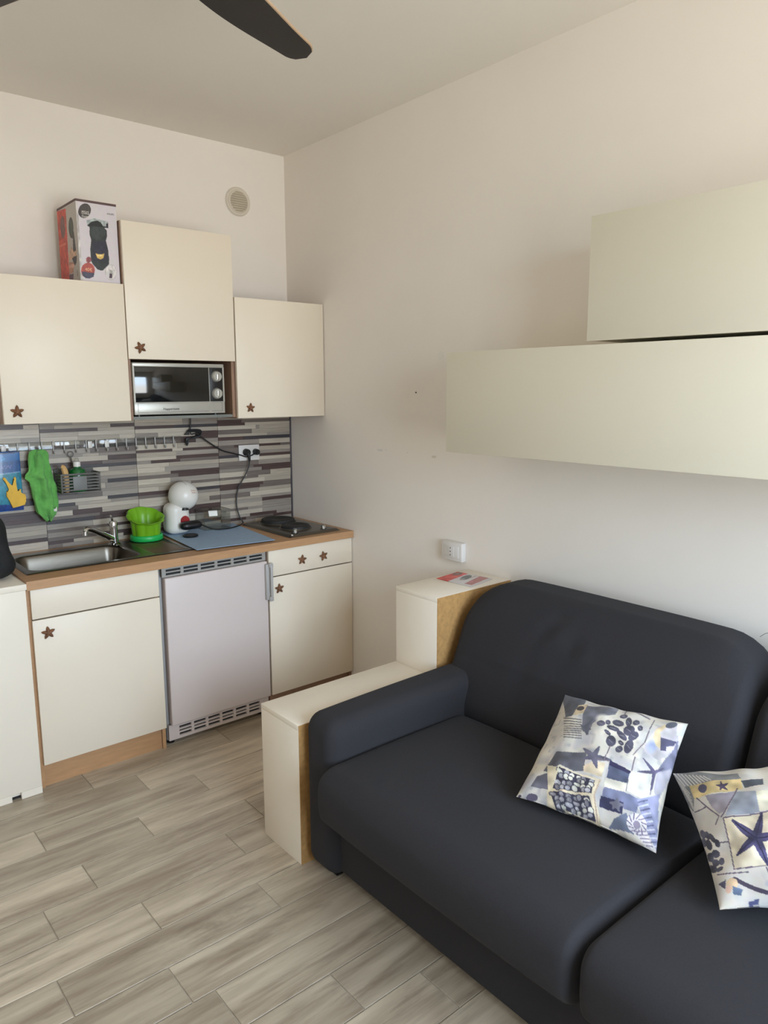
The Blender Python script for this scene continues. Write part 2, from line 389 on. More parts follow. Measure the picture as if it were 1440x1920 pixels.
# floor tiles: 16 x 64 cm boards along x; the joints seen in the photograph fix the bond
PL, PW, GJ = .6445, .1575, .0035
pm = B().box(-PL/2, PL/2, -PW/2, PW/2, -.012, 0, .0012, 1).obj('plank', m_plank, floor, smooth=False); pme = pm.data; bpy.data.objects.remove(pm)
known = {-1: -1.300, -2: -1.476, 0: -1.107, 1: -1.419, 2: -1.036, 3: -1.210, 4: -1.600, 5: -1.264, 6: -1.650, 7: -1.585, 8: -1.306, 9: -1.105}
for k in range(-6, 27):
    ya = min(0.0, -.870-.161*k); yb = max(YF, -.870-.161*(k+1))
    if ya-yb < .02: continue
    off = known.get(k, -1.9+rnd.random()*.64); n0 = off-5*(PL+GJ)
    for j in range(12):
        a = max(n0+j*(PL+GJ)+GJ/2, XL); b_ = min(n0+(j+1)*(PL+GJ)-GJ/2, 0)
        if b_-a < .02: continue
        o = bpy.data.objects.new('plank', pme); COL.objects.link(o); o.parent = floor
        o.location = ((a+b_)/2, (ya+yb)/2, rnd.uniform(-.0006, .0002)); o.scale = ((b_-a)/PL, (ya-yb-GJ)/PW, 1)
# filler marks and a drill hole on the right wall
for (y, z, a, h, m) in ((-1.258, 1.797, .05, .045, m_plastw), (-.825, 1.346, .05, .016, m_outlet), (-.872, 1.350, .012, .008, m_outlet), (-1.217, 1.339, .035, .012, m_vent), (-1.032, 1.346, .008, .005, m_vent), (-1.091, 1.634, .01, .007, m_ink)):
    bb = B(); n = 9
    pts = [(0, y+a/2*math.cos(2*math.pi*i/n)*(.75+.4*rnd.random()), z+h/2*math.sin(2*math.pi*i/n)*(.75+.4*rnd.random())) for i in range(n)]
    bb.prism(pts, (-.0012, 0, 0)).obj('plaster_patch', m, wall_r, smooth=False)
# ------------------------------------------------------------------ backsplash
bs = thing('backsplash', 'grey striped strip-mosaic tile backsplash behind the kitchen worktop', 'backsplash', (-.9, 0, .9))
XB0 = -1.86
B().box(XB0, -.010, -.006, -.0005, .898, 1.515).obj('tile_backing', M('tile_joint', (110, 104, 98), .7), bs, smooth=False)
struct(B().box(-.010, -.0005, -.012, -.0005, .90, 1.52, .001).obj('trim_1', m_trim, loc=(0, 0, 0)))
tones = [((182, 171, 155), (154, 143, 129)), ((156, 146, 136), (130, 121, 112)), ((200, 189, 172), (172, 161, 146)), ((84, 64, 60), (62, 48, 47)), ((120, 109, 101), (98, 88, 83)), ((166, 157, 146), (140, 131, 122)), ((66, 62, 66), (52, 48, 51))]
tm = [M('mosaic_tone', a, .32, var=.1, scale=3, stretch=(.6, 1, 2.5), rgb2=b_, rand=.08, bump=.1, bscale=30) for a, b_ in tones]
tmesh = []
for m in tm:
    o = B().box(-.5, .5, -.5, .5, -.5, .5).obj('mosaic_strip', m, bs, smooth=False)
    for v in o.data.vertices: v.co += ORI[bs.name]
    tmesh.append(o.data); bpy.data.objects.remove(o)
joints = [XB0, -1.389, -.935, -.474, -.0105]; org = ORI[bs.name]
# every pressed tile repeats one bond of thin and thick courses, shifted from tile to tile
for p in range(4):
    xa, xb = joints[p]+.0008, joints[p+1]-.0008
    za, last, q = .898, -1, rnd.randrange(9)
    while za < 1.512:
        hh = (.017, .024, .014, .027, .019, .015, .025, .021, .016)[q % 9]; q += 1
        zb = min(za+hh, 1.514)
        k = rnd.choice([2, 2, 2, 3]); cuts = sorted([xa]+[xa+(xb-xa)*(i+1)/k+rnd.uniform(-.09, .09) for i in range(k-1)]+[xb])
        for a, b_ in zip(cuts, cuts[1:]):
            pool = [3, 3, 3, 6, 4, 0, 1, 1] if hh < .020 else [0, 0, 2, 2, 2, 5, 1, 4]
            t = rnd.choice(pool)
            while t == last: t = rnd.choice([0, 1, 2, 2, 3, 4, 5])
            last = t; d = rnd.uniform(.004, .0065)
            o = bpy.data.objects.new('mosaic_strip', tmesh[t]); COL.objects.link(o); o.parent = bs
            o.location = Vector(((a+b_)/2, -.0055-d/2, (za+zb-.0006)/2))-org; o.scale = (b_-a-.0006, d, zb-za-.0006)
        za = zb
# ------------------------------------------------------------------ kitchen units
def star(c, R, rot, parent, ax=(1, 0, 0), nrm=(0, -1, 0)):
    """starfish knob fixed on a front"""
    ux = Vector(ax); n = Vector(nrm); uz = Vector((0, 0, 1)); c = Vector(c); b = B(); bm = b.bm; ring = []; mid = []
    N = 30
    for i in range(N):
        a = 2*math.pi*i/N+math.radians(rot); k = abs(((i % 6)/6)*2-1)      # 1 on the arm, 0 in the notch
        r = R*(.40+.60*k**1.25)*(1 if k < .98 else .94); d = ux*math.cos(a)+uz*math.sin(a)
        ring.append((bm.verts.new(c+d*r+n*.004), bm.verts.new(c+d*r*.97+n*(.007+.001*k)), bm.verts.new(c+d*r*.45+n*.013)))
    top = bm.verts.new(c+n*.0155)
    for i in range(N):
        a, b2 = ring[i], ring[(i+1) % N]
        for j in (0, 1): bm.faces.new((a[j], b2[j], b2[j+1], a[j+1]))
        bm.faces.new((a[2], b2[2], top))
    bm.faces.new([q[0] for q in ring][::-1])
    b.cyl(c, c+n*.006, .005, n=10)
    return b.obj('starfish_knob', m_star, parent, ang=60)
YD = -.587      # plane of the lower doors
def carcass(x0, x1, y0, y1, z0, z1, t=.016):
    return B().box(x0, x0+t, y0, y1, z0, z1).box(x1-t, x1, y0, y1, z0, z1).box(x0, x1, y1-.006, y1, z0, z1).box(x0+t, x1-t, y0, y1-.006, z0, z0+t).box(x0+t, x1-t, y0, y1-.006, z1-t, z1)
# sink unit
u = thing('sink_base_cabinet', 'cream base cabinet under the sink, one blank panel over one starfish-knob door', 'cabinet', (-1.36, -.29, 0))
b = B().box(-1.642, -1.626, YD+.019, -.02, 0, .862).box(-1.108, -1.0925, YD+.019, -.02, 0, .862).box(-1.626, -1.108, -.026, -.02, .1, .862).box(-1.626, -1.108, YD+.019, -.026, .1, .116).box(-1.626, -1.108, YD+.019, YD+.05, .80, .862)
b.obj('carcass', m_beechv, u, smooth=False)
B().box(-1.628, -1.0935, YD, YD+.018, .737, .859, .0012).obj('drawer_front', m_cream, u)
d = B().box(-1.629, -1.0935, YD, YD+.018, .106, .731, .0012).obj('door', m_cream, u); star((-1.573, YD, .673), .030, 22, d)
B().box(-1.626, -1.108, YD+.030, YD+.046, 0, .1).obj('plinth', m_beech, u, smooth=False)
for xa in (-1.642, -1.108): B().box(xa, xa+.0158, YD+.0175, YD+.019, 0, .862).obj('edge_banding', m_beech, u, smooth=False)
# hob unit
u = thing('hob_base_cabinet', 'cream base cabinet under the hob with a drawer carrying two starfish knobs', 'cabinet', (-.26, -.29, 0))
carcass(-.526, -.003, YD+.019, -.02, .09, .862).box(-.526, -.510, YD+.019, -.02, 0, .09).box(-.019, -.003, YD+.019, -.02, 0, .09).obj('carcass', m_beechv, u, smooth=False)
d = B().box(-.5243, -.004, YD, YD+.018, .728, .859, .0012).obj('drawer', m_cream, u); star((-.328, YD, .788), .029, 12, d); star((-.194, YD, .788), .029, 30, d)
d = B().box(-.5243, -.004, YD, YD+.018, .106, .722, .0012).obj('door', m_cream, u); star((-.469, YD, .661), .029, 20, d)
B().box(-.510, -.019, YD+.030, YD+.046, 0, .092).obj('plinth', m_beechv, u, smooth=False)
# fridge between them
u = thing('undercounter_fridge', 'white undercounter fridge with grey top vents between the two base cabinets', 'fridge', (-.80, -.3, 0))
B().box(-1.076, -.534, -.545, -.03, .02, .855, .004).obj('body', m_lightgrey, u)
B().box(-1.066, -.534, YD-.004, -.549, .106, .812, .006, 3).obj('door', m_fridge, u)
def grille(x0, x1, y, z0, z1, groups, rows, m, end):
    """front plate with real slots: bars between openings"""
    b = B(); t = .012; W = x1-x0; e0 = end; gw = (W-2*e0)/groups; m_ = gw*.085; rh = (z1-z0)*.62/rows; zz = z0+(z1-z0)*.19
    b.box(x0, x1, y, y+t, z0, zz).box(x0, x1, y, y+t, zz+rows*rh, z1)
    b.box(x0, x0+e0+m_, y, y+t, zz, zz+rows*rh).box(x1-e0-m_, x1, y, y+t, zz, zz+rows*rh)
    for g in range(1, groups): b.box(x0+e0+g*gw-m_, x0+e0+g*gw+m_, y, y+t, zz, zz+rows*rh)
    for r in range(1, rows): b.box(x0+e0, x1-e0, y+.001, y+t, zz+r*rh-rh*.22, zz+r*rh+rh*.22)
    return b
B().box(-1.07, -.54, YD+.026, YD+.034, .818, .852).obj('vent_recess', m_dark, u, smooth=False)
grille(-1.074, -.536, YD+.010, .815, .858, 6, 2, m_alu, .012).obj('top_vent_grille', m_alu, u, smooth=False)
B().box(-1.066, -.54, YD+.040, YD+.046, .03, .10).obj('vent_recess', m_dark, u, smooth=False)
grille(-1.074, -.536, YD+.022, .025, .101, 6, 3, m_fridge, .045).obj('bottom_vent_grille', m_fridge, u, smooth=False)
h = B().box(-.553, -.527, YD-.022, YD-.003, .618, .800, .004).box(-.541, -.520, YD-.036, YD-.016, .612, .636, .004).box(-.541, -.520, YD-.036, YD-.016, .782, .806, .004).box(-.537, -.523, YD-.040, YD-.028, .618, .800, .005)
h.obj('handle', m_lightgrey, u)
for x in (-1.05, -.56):
    for y in (-.52, -.06): B().cyl((x, y, 0), (x, y, .022), .018).obj('foot', m_black, u)
# worktop with the cut-out for the bowl
SX = (-1.612, -.862); SY = (-.492, -.060); BX = (-1.585, -1.100); BY = (-.462, -.125)
u = B().box(-1.643, -.003, -.602, BY[0]-.01, .863, .90).box(-1.643, -.003, BY[1]+.01, -.014, .863, .90).box(-1.643, BX[0]-.01, BY[0]-.01, BY[1]+.01, .863, .90).box(BX[1]+.01, -.003, BY[0]-.01, BY[1]+.01, .863, .90).obj('worktop', m_beech, loc=(-.82, -.3, .863), smooth=False)
tag(u, 'beech-look laminate worktop running over the sink cabinet, fridge and hob cabinet', 'worktop')
# sink: pressed sheet with bowl and ridged drainer
def sstep(a, b_, x): t = max(0, min(1, (x-a)/(b_-a))); return t*t*(3-2*t)
def sink_z(x, y):
    cx, cy = (BX[0]+BX[1])/2, (BY[0]+BY[1])/2; hx, hy = (BX[1]-BX[0])/2, (BY[1]-BY[0])/2; R = .07
    qx, qy = abs(x-cx)-hx+R, abs(y-cy)-hy+R
    d = math.hypot(max(qx, 0), max(qy, 0))+min(max(qx, qy), 0)-R       # <0 inside
    z = .9045-.145*sstep(0, .045, -d)
    if -1.055 < x < -.885 and BY[0] < y < BY[1]:
        z -= .0035*(.5-.5*math.cos((y-BY[0])*2*math.pi/.0241))*sstep(-1.055, -1.045, x)*(1-sstep(-.895, -.885, x))+.002
    ed = min(x-SX[0], SX[1]-x, y-SY[0], SY[1]-y)
    return z-.0035*(1-sstep(0, .006, ed))
u = thing('kitchen_sink', 'stainless steel inset sink with one bowl and a drainboard', 'sink', ((SX[0]+SX[1])/2, -.28, .90))
b = B(); b.grid(lambda a, c: (SX[0]+(SX[1]-SX[0])*a, SY[0]+(SY[1]-SY[0])*c, sink_z(SX[0]+(SX[1]-SX[0])*a, SY[0]+(SY[1]-SY[0])*c)), 190, 110)
b.obj('basin', m_steel, u, ang=60)
B().cyl((-1.34, -.29, .7605), (-1.34, -.29, .7625), .036, n=28).ring((-1.34, -.29, .762), (0, 0, 1), .036, .003).obj('drain', m_chrome, u)
# tap
u = thing('kitchen_tap', 'chrome single-lever tap with a spout swung over the sink bowl', 'tap', (-1.122, -.145, .90))
B().lathe((-1.122, -.145, .9045), [(.0, 0), (.029, 0), (.029, .006), (.021, .012), (.019, .05), (.0195, .085), (.0, .085)], 24).obj('base', m_chrome, u)
B().lathe((-1.122, -.145, .9915), [(.0, 0), (.0195, 0), (.020, .02), (.017, .03), (.0, .033)], 24).tube([(-1.122, -.145, 1.016), (-1.118, -.125, 1.028), (-1.113, -.090, 1.040)], lambda t: .007-.002*t).obj('lever', m_chrome, u)
B().tube([(-1.128, -.149, .935), (-1.185, -.186, .970), (-1.25, -.228, 1.008), (-1.280, -.247, 1.018), (-1.290, -.254, 1.006)], lambda t: .0155-.005*t, 12).cyl((-1.291, -.2545, 1.008), (-1.2925, -.2555, .990), .0115, n=16).obj('spout', m_chrome, u)
# hob
HX = (-.375, -.048); HY = (-.552, -.062)
u = thing('electric_hob', 'stainless two-plate electric hob on the worktop by the right wall', 'hob', (-.21, -.3, .90))
b = B(); b.grid(lambda a, c: (HX[0]+(HX[1]-HX[0])*a, HY[0]+(HY[1]-HY[0])*c, .9125-.011*(1-sstep(0, .018, min((HX[1]-HX[0])*min(a, 1-a), (HY[1]-HY[0])*min(c, 1-c))))), 44, 60); b.obj('hob_tray', m_steel, u, ang=60)
for (x, y, r, zz) in ((-.207, -.172, .092, .934), (-.224, -.377, .075, .929)):
    p = B().lathe((x, y, .9115), [(0, 0), (r+.010, 0), (r+.010, .003), (r+.002, .004), (r, zz-.9115-.003), (r-.004, zz-.9115), (r-.022, zz-.9115), (r-.025, zz-.9115-.0015), (.018, zz-.9115-.0015), (.016, zz-.9115-.003), (0, zz-.9115-.003)], 40).obj('hotplate', m_iron, u)
    B().ring((x, y, .9135), (0, 0, 1), r+.010, .0035, 40).obj('plate_rim', m_steel, p)
for (x, y) in ((-.312, -.506), (-.132, -.506)):
    p = B().lathe((x, y, .9115), [(0, 0), (.017, 0), (.016, .004), (0, .004)], 22).obj('knob_skirt', m_black, u)
    B().lathe((x, y, .9155), [(0, 0), (.0125, 0), (.0115, .015), (.0095, .017), (0, .017)], 22).box(x-.003, x+.003, y-.012, y+.012, .930, .936, .001).obj('knob', m_chrome, p)
B().lathe((-.352, -.538, .9095), [(0, 0), (.006, 0), (.005, .004), (0, .0055)], 14).obj('indicator_lamp', m_plastw, u)
# left white low unit
u = thing('white_low_cabinet', 'plain white cabinet side at the left end of the kitchen, black bag on top', 'cabinet', (-2.0, -.3, 0))
B().box(-2.36, -1.648, YD+.002, -.02, .012, .868).obj('carcass', m_white, u, smooth=False)
B().box(-2.34, -1.648, YD-.016, YD, .03, .868, .0015).obj('front_panel', m_white, u)
B().box(-2.34, -1.764, YD-.016, YD, 0, .03).box(-1.728, -1.648, YD-.016, YD, 0, .03).obj('kick_strip', m_white, u, smooth=False)
B().box(-1.764, -1.728, YD+.004, YD+.02, 0, .03).obj('foot', m_dark, u, smooth=False)
B().box(-2.37, -1.644, YD-.020, -.014, .869, .893, .0015).obj('top_board', m_white, u)
# black bag on it
def bagfn(q, h):
    k = max(0, min(1, (q.z/h[2]+1)/2)); s_ = 1-.30*k**1.5; n = (.012*math.sin(q.x*31+q.z*22)+.010*math.sin(q.y*40-q.z*30))*k
    return (q.x*s_+n-.012*k, q.y*s_+n, q.z+.01*math.sin(q.x*25)*k)
u = thing('black_bag', 'black fabric bag slumped on the white low cabinet beside the sink', 'bag', (-1.78, -.33, .893))
B().rbox((-1.802, -.40, .8955+.142), (.34, .26, .284), (.08, .08, .07), 14, bagfn).obj('bag_body', m_bag, u, ang=80)
B().tube([(-1.88, -.42, 1.16), (-1.86, -.44, 1.23), (-1.82, -.44, 1.24), (-1.79, -.42, 1.16)], .009).obj('handle', m_bag, u)
# wall units
YU = -.356
def wallunit(name, label, x0, x1, z0, z1, kx, rot, zc=None, R=.03):
    u = thing(name, label, 'cabinet', ((x0+x1)/2, -.17, z0))
    if zc is None: carcass(x0-.001, x1+.001, YU+.019, -.004, z0, z1).obj('carcass', m_beechv, u, smooth=False)
    else:
        carcass(x0-.001, x1+.001, YU+.019, -.004, z0, z1).box(x0-.001, x0+.015, YU+.019, -.004, zc, z0).box(x1-.015, x1+.001, YU+.019, -.004, zc, z0).box(x0+.015, x1-.015, -.010, -.004, zc, z0).obj('carcass', m_beechv, u, smooth=False)
        B().box(x0+.015, x1-.015, YU+.021, -.011, zc, zc+.014).obj('shelf', M('grey_shelf_board', (120, 122, 116), .4), u, smooth=False)
    d = B().box(x0+.001, x1-.001, YU, YU+.018, z0, z1, .0012).obj('door', m_cream, u); star((kx, YU, z0+.051), R, rot, d)
    return u
wallunit('wall_cabinet', 'left cream wall cabinet of the kitchen with the coffee maker box on top', -1.6155, -1.0835, 1.5114, 2.112, -1.563, 18)
wallunit('wall_cabinet', 'highest cream wall cabinet, directly above the microwave', -1.0805, -.5415, 1.788, 2.3845, -1.024, 40, 1.514)
wallunit('wall_cabinet', 'small cream wall cabinet in the corner against the right wall, right of the microwave', -.5365, -.004, 1.507, 2.098, -.467, 14, R=.027)
# microwave in the open bay
u = thing('microwave', 'silver microwave with dark glass door and two dials in the open bay', 'microwave', (-.84, -.2, 1.528))
YM = -.350
B().box(-1.062, -.606, YM+.022, -.03, 1.536, 1.772, .004).obj('housing', m_silver, u)
fr = B().box(-1.0635, -.605, YM, YM+.022, 1.536, 1.594, .003).box(-1.0635, -.605, YM, YM+.022, 1.755, 1.773, .003).box(-1.0635, -1.056, YM, YM+.022, 1.590, 1.758).box(-.613, -.605, YM, YM+.022, 1.590, 1.758).obj('front_frame', m_silver, u)
dr = B().box(-1.056, -.686, YM+.002, YM+.020, 1.594, 1.755, .001).obj('door', m_glassb, u)
B().box(-.684, -.613, YM+.002, YM+.020, 1.594, 1.755, .001).obj('control_panel', m_black, u)
B().box(-.6875, -.6845, YM-.0005, YM+.018, 1.545, 1.757).obj('door_seam', m_silver, u, smooth=False)
for z in (1.7135, 1.6315):
    k = B().cyl((-.648, YM+.002, z), (-.648, YM-.018, z), .0265, .024, 28, bev=.003).obj('dial', m_silver, u)
    B().box(-.651, -.645, YM-.0215, YM-.017, z-.022, z+.022, .001).obj('dial_grip', m_chrome, k)
pn = B()
for a, b_, c, d_ in ((-1.046, -.694, 1.5885, 1.590), (-1.046, -.694, 1.5465, 1.548), (-1.0475, -1.046, 1.5465, 1.590), (-.678, -.620, 1.5885, 1.590), (-.678, -.620, 1.5465, 1.548), (-.621, -.6195, 1.5465, 1.590)): pn.box(a, b_, YM-.0008, YM+.002, c, d_)
pn.obj('panel_groove', m_inkg, u, smooth=False)
text('brand_lettering', 'Happertone', .0165, (-.887, YM-.0009, 1.561), (1, 0, 0), (0, 0, 1), m_ink, u)
for x in (-1.03, -.64):
    for y in (-.31, -.08): B().cyl((x, y, 1.528), (x, y, 1.5375), .012).obj('foot', m_black, u)
cd = B().tube([(-.639, -.03, 1.520), (-.641, -.03, 1.47), (-.643, -.032, 1.42), (-.61, -.035, 1.418), (-.55, -.035, 1.375), (-.47, -.035, 1.325), (-.40, -.033, 1.303), (-.345, -.028, 1.288), (-.313, -.0265, 1.277), (-.278, -.027, 1.284), (-.262, -.030, 1.292)], .0038).obj('cord', m_cord, u, label='black cord tied in a bundle')
bb = B()
for i in range(4): bb.tube([(-.675+.006*i, -.028-.004*i, 1.415), (-.655, -.034, 1.43+.003*i), (-.60+.004*i, -.032, 1.428+.003*i), (-.592, -.030-.003*i, 1.412), (-.625, -.036, 1.404-.003*i), (-.668, -.034, 1.385+.004*i), (-.665, -.03, 1.36+.004*i), (-.650, -.03, 1.40)], .0034)
bb.obj('tied_bundle', m_cord, cd)
pg = B().cyl((-.252, -.023, 1.302), (-.252, -.052, 1.302), .0185, .016, 22, bev=.003).cyl((-.252, -.0505, 1.302), (-.252, -.0545, 1.302), .010, .009, 16).obj('plug', m_black, cd)
# ------------------------------------------------------------------ box on the left wall cabinet
m_print = printed('box_print', .45); 
u = thing('coffee_maker_box', 'white and red cardboard coffee maker box on the left wall cabinet', 'box', (-1.167, -.17, 2.1125))
bx0, bx1, by0, by1, bz0, bz1 = -1.258, -1.086, -.325, -.075, 2.1125, 2.441
B().box(bx0, bx1, by0, by1, bz0, bz1).obj('carton', M('carton_white', (216, 210, 212), .5), u, smooth=False)
B().box(bx0-.001, bx1+.001, by0-.001, by1+.001, bz1, bz1+.010).obj('lid', M('carton_lid_maroon', (92, 68, 66), .55), u, smooth=False)
P = Print(110, 170, [(610, 185), (1230, 320), (1275, 1385), (690, 1335)], (214, 206, 210))
P.poly([(610, 185), (640, 190), (720, 1340), (690, 1335)], (196, 190, 186))
P.ell(755, 342, 98, 106, (66, 58, 58), 20); P.ell(755, 342, 84, 92, (80, 72, 70), 20)
P.poly([(780, 480), (900, 460), (1110, 520), (1115, 600), (1060, 610), (800, 560)], (168, 176, 174)); P.poly([(1085, 540), (1115, 545), (1115, 610), (1030, 600), (1035, 580), (1080, 585)], (40, 30, 42))
P.poly([(790, 555), (860, 505), (940, 495), (1000, 520), (1050, 600), (1090, 640), (1095, 720), (1075, 780), (1105, 900), (1120, 1040), (1115, 1110), (1060, 1160), (1020, 1195), (950, 1180), (880, 1110), (850, 1060), (840, 880), (855, 760), (830, 690), (830, 580)], (46, 50, 50))
P.ell(960, 660, 110, 110, (58, 64, 62)); P.poly([(800, 555), (870, 510), (960, 500), (1030, 570), (1040, 600), (900, 575)], (28, 30, 30)); P.poly([(870, 790), (1070, 790), (1100, 1060), (870, 1060)], (44, 42, 58))
P.poly([(915, 950), (960, 968), (1010, 970), (1050, 960), (1035, 1020), (990, 1040), (945, 1020)], (214, 178, 96)); P.ell(985, 985, 45, 14, (236, 210, 140))
P.ell(812, 1040, 40, 42, (150, 82, 84)); P.ell(800, 1188, 104, 108, (180, 84, 74)); P.poly([(708, 1200), (760, 1205), (830, 1220), (900, 1222), (885, 1275), (820, 1300), (760, 1290), (715, 1250)], (72, 70, 90))
P.ell(1140, 1218, 84, 104, (186, 178, 176)); P.ell(1140, 1218, 78, 98, (222, 216, 214)); P.poly([(1125, 1220), (1160, 1230), (1160, 1300), (1115, 1295)], (70, 50, 62)); P.poly([(1120, 1180), (1165, 1190), (1155, 1240), (1130, 1235)], (160, 156, 150))
printed_grid('printed_front', P, lambda a, c: (bx0+(bx1-bx0)*a, by0-.0006, bz1-(bz1-bz0)*c), m_print, u)
fx = lambda a: bx0+(bx1-bx0)*a; fz = lambda c: bz1-(bz1-bz0)*c
text('logo_lettering', 'NESCAFÉ', .0075, (fx(.225), by0-.0012, fz(.118)), (1, 0, .0), (0, 0, 1), m_inkw, u, .0004)
text('logo_lettering', 'Dolce\nGusto', .0135, (fx(.225), by0-.0012, fz(.158)), (1, 0, 0), (0, 0, 1), m_inkw, u, .0004)
text('maker_lettering', 'KRUPS', .0105, (fx(.85), by0-.0012, fz(.105)), (1, 0, 0), (0, 0, 1), m_inkg, u, .0004)
text('badge_lettering', '40€', .019, (fx(.215), by0-.0012, fz(.845)), (1, 0, 0), (0, 0, 1), m_inkr, u, .0004)
P = Print(100, 170, [(170, 395), (605, 185), (685, 1335), (230, 1300)], (190, 184, 176))
P.poly([(170, 395), (360, 330), (400, 1318), (225, 1305)], (206, 82, 66)); P.ell(282, 575, 52, 140, (128, 92, 88)); P.line([(215, 805), (330, 780)], 12, (226, 120, 96))
P.ell(475, 570, 60, 140, (62, 64, 60)); P.poly([(480, 480), (545, 640), (580, 850), (600, 1000), (560, 1080), (500, 1010), (510, 720), (440, 690)], (74, 68, 66)); P.ell(480, 570, 34, 100, (70, 82, 66))
P.poly([(400, 900), (470, 820), (520, 900), (600, 880), (600, 960), (520, 960), (440, 1010), (395, 990)], (206, 168, 140)); P.poly([(395, 1020), (520, 1040), (500, 1170), (400, 1180)], (198, 140, 116)); P.poly([(395, 1180), (500, 1190), (480, 1320), (400, 1315)], (104, 78, 96))
P.ell(470, 1080, 60, 26, (220, 170, 150)); P.poly([(470, 980), (600, 960), (590, 1050), (540, 1090)], (58, 50, 56)); P.line([(600, 1170), (610, 1240)], 14, (150, 142, 134))
printed_grid('printed_side', P, lambda a, c: (bx0-.0006, by1+(by0-by1)*a, bz1-(bz1-bz0)*c), m_print, u)
# ------------------------------------------------------------------ wall vent
u = thing('wall_vent', 'round beige louvred air vent high on the kitchen wall', 'vent', (-.297, 0, 2.64))
B().cyl((-.297, -.0005, 2.64), (-.297, -.010, 2.64), .074, .072, 40, bev=.003).obj('flange', m_vent, u)
B().ring((-.297, -.011, 2.64), (0, 1, 0), .055, .005, 40).obj('rim', m_vent, u)
for i in range(9):
    z = 2.64-.046+i*.0115; hw = math.sqrt(max(.053**2-(z-2.64)**2, 1e-5))
    B().prism([(-.297-hw, -.010, z), (-.297-hw, -.0175, z-.006), (-.297-hw, -.0175, z-.0045), (-.297-hw, -.010, z+.003)], (2*hw, 0, 0)).obj('slat', m_ventd, u, smooth=False)
# ------------------------------------------------------------------ outlets and cords
u = thing('backsplash_outlet', 'white double outlet on the striped backsplash with two black plugs', 'outlet', (-.289, -.012, 1.30))
B().box(-.354, -.224, -.0205, -.0125, 1.256, 1.343, .002).obj('plate', m_outlet, u)
B().box(-.336, -.242, -.0225, -.0200, 1.272, 1.327, .001).obj('socket_insert', m_outlet, u)
u = thing('wall_outlet', 'white surface outlet box on the right wall above the leaflet', 'outlet', (0, -1.365, .915))
B().box(-.030, -.0005, -1.430, -1.303, .876, .962, .003).obj('plate', m_outlet, u)
B().box(-.0325, -.0295, -1.412, -1.321, .891, .947, .001).obj('module_frame', m_outlet, u)
ib = B().box(-.0335, -.032, -1.385, -1.345, .895, .943, .0008).obj('socket_insert', m_outlet, u)
for dz in (.016, 0, -.016): B().cyl((-.0334, -1.363, .919+dz), (-.0342, -1.363, .919+dz), .0028, n=10).obj('pin_hole', m_dark, ib)
# ------------------------------------------------------------------ things on the worktop
u = B().prism([(-.832, -.016, .9062), (-.875, -.527, .9062), (-.472, -.568, .9062), (-.405, -.020, .9062)], (0, 0, .0022)).obj('blue_mat', m_blue, loc=(-.65, -.28, .9062), smooth=False)
tag(u, 'pale blue rubber drying mat under the coffee maker on the worktop', 'mat')
ZM = .9084
u = thing('coffee_maker', 'small white round-headed capsule coffee maker on the blue mat', 'coffee maker', (-.765, -.10, ZM))
B().rbox((-.772, -.088, ZM+.083), (.132, .120, .166), (.05, .05, .035), 14, lambda q, h: (q.x*(1-.10*(q.z/h[2]+1)/2), q.y, q.z)).obj('body', m_plastw, u, ang=80)
hd = B(); bmesh.ops.create_uvsphere(hd.bm, u_segments=40, v_segments=24, radius=.0765, matrix=Matrix.Translation((-.735, -.105, ZM+.198)) @ Matrix.Rotation(math.radians(90), 4, 'Y'))
hh = hd.obj('head', m_plastw, u, ang=80)
B().ring((-.748, -.105, ZM+.198), (1, .25, 0), .0762, .0012, 48, 6).obj('head_seam', m_inkg, hh)
B().cyl((-.747, -.135, ZM+.128), (-.747, -.135, ZM+.142), .024, .020, 20).obj('nozzle', m_black, u)
B().cyl((-.752, -.138, ZM+.074), (-.752, -.1535, ZM+.074), .026, .024, 24, bev=.002).obj('selector_badge', m_red, u, label='dark red round badge')
B().rbox((-.735, -.178, ZM+.052), (.118, .062, .044), (.03, .03, .020), 8).box(-.78, -.72, -.16, -.135, ZM+.042, ZM+.062).obj('drip_support', m_black, u, ang=80)
text('logo_lettering', 'Dolce\nGusto', .011, (-.712, -.1785, ZM+.225), (.95, -.28, 0), (.03, .25, .95), M('faded_red_ink', (200, 150, 130), .6), hh, .0008)
cd = B().tube([(-.303, -.045, 1.262), (-.308, -.04, 1.22), (-.335, -.035, 1.165), (-.367, -.03, 1.115), (-.384, -.03, 1.06), (-.386, -.032, 1.00), (-.375, -.04, .945), (-.362, -.05, .917), (-.385, -.085, .9125), (-.44, -.13, .9125), (-.52, -.16, .9125), (-.60, -.165, .920), (-.655, -.165, .945), (-.672, -.165, .958)], .0036).obj('cord', m_cord, u, label='black cord down from the outlet')
B().cyl((-.313, -.023, 1.303), (-.313, -.052, 1.303), .0205, .018, 22, bev=.003).tube([(-.310, -.044, 1.300), (-.306, -.046, 1.280), (-.303, -.045, 1.255)], lambda t: .012-.006*t).obj('plug', m_black, cd)
u = thing('black_drip_lid', 'round black lid lying on the blue mat in front of the coffee maker', 'lid', (-.757, -.215, ZM))
B().lathe((-.757, -.215, ZM), [(0, 0), (.037, 0), (.039, .003), (.039, .009), (.035, .011), (.030, .009), (0, .009)], 32).obj('lid_dish', m_black, u)
gb = B()
for i in range(5): gb.box(-.781, -.733, -.232+i*.008, -.229+i*.008, ZM+.0088, ZM+.0105)
gb.obj('grid_bar', M('dark_grey_grid', (66, 60, 58), .5), u, smooth=False)
u = thing('clear_tub', 'clear plastic tub behind the mat beside the coffee maker', 'tub', (-.55, -.07, ZM))
b = B(); cx0, cx1, cy0, cy1, cz0, cz1 = -.632, -.478, -.125, -.03, ZM+.0005, 1.012; t = .003
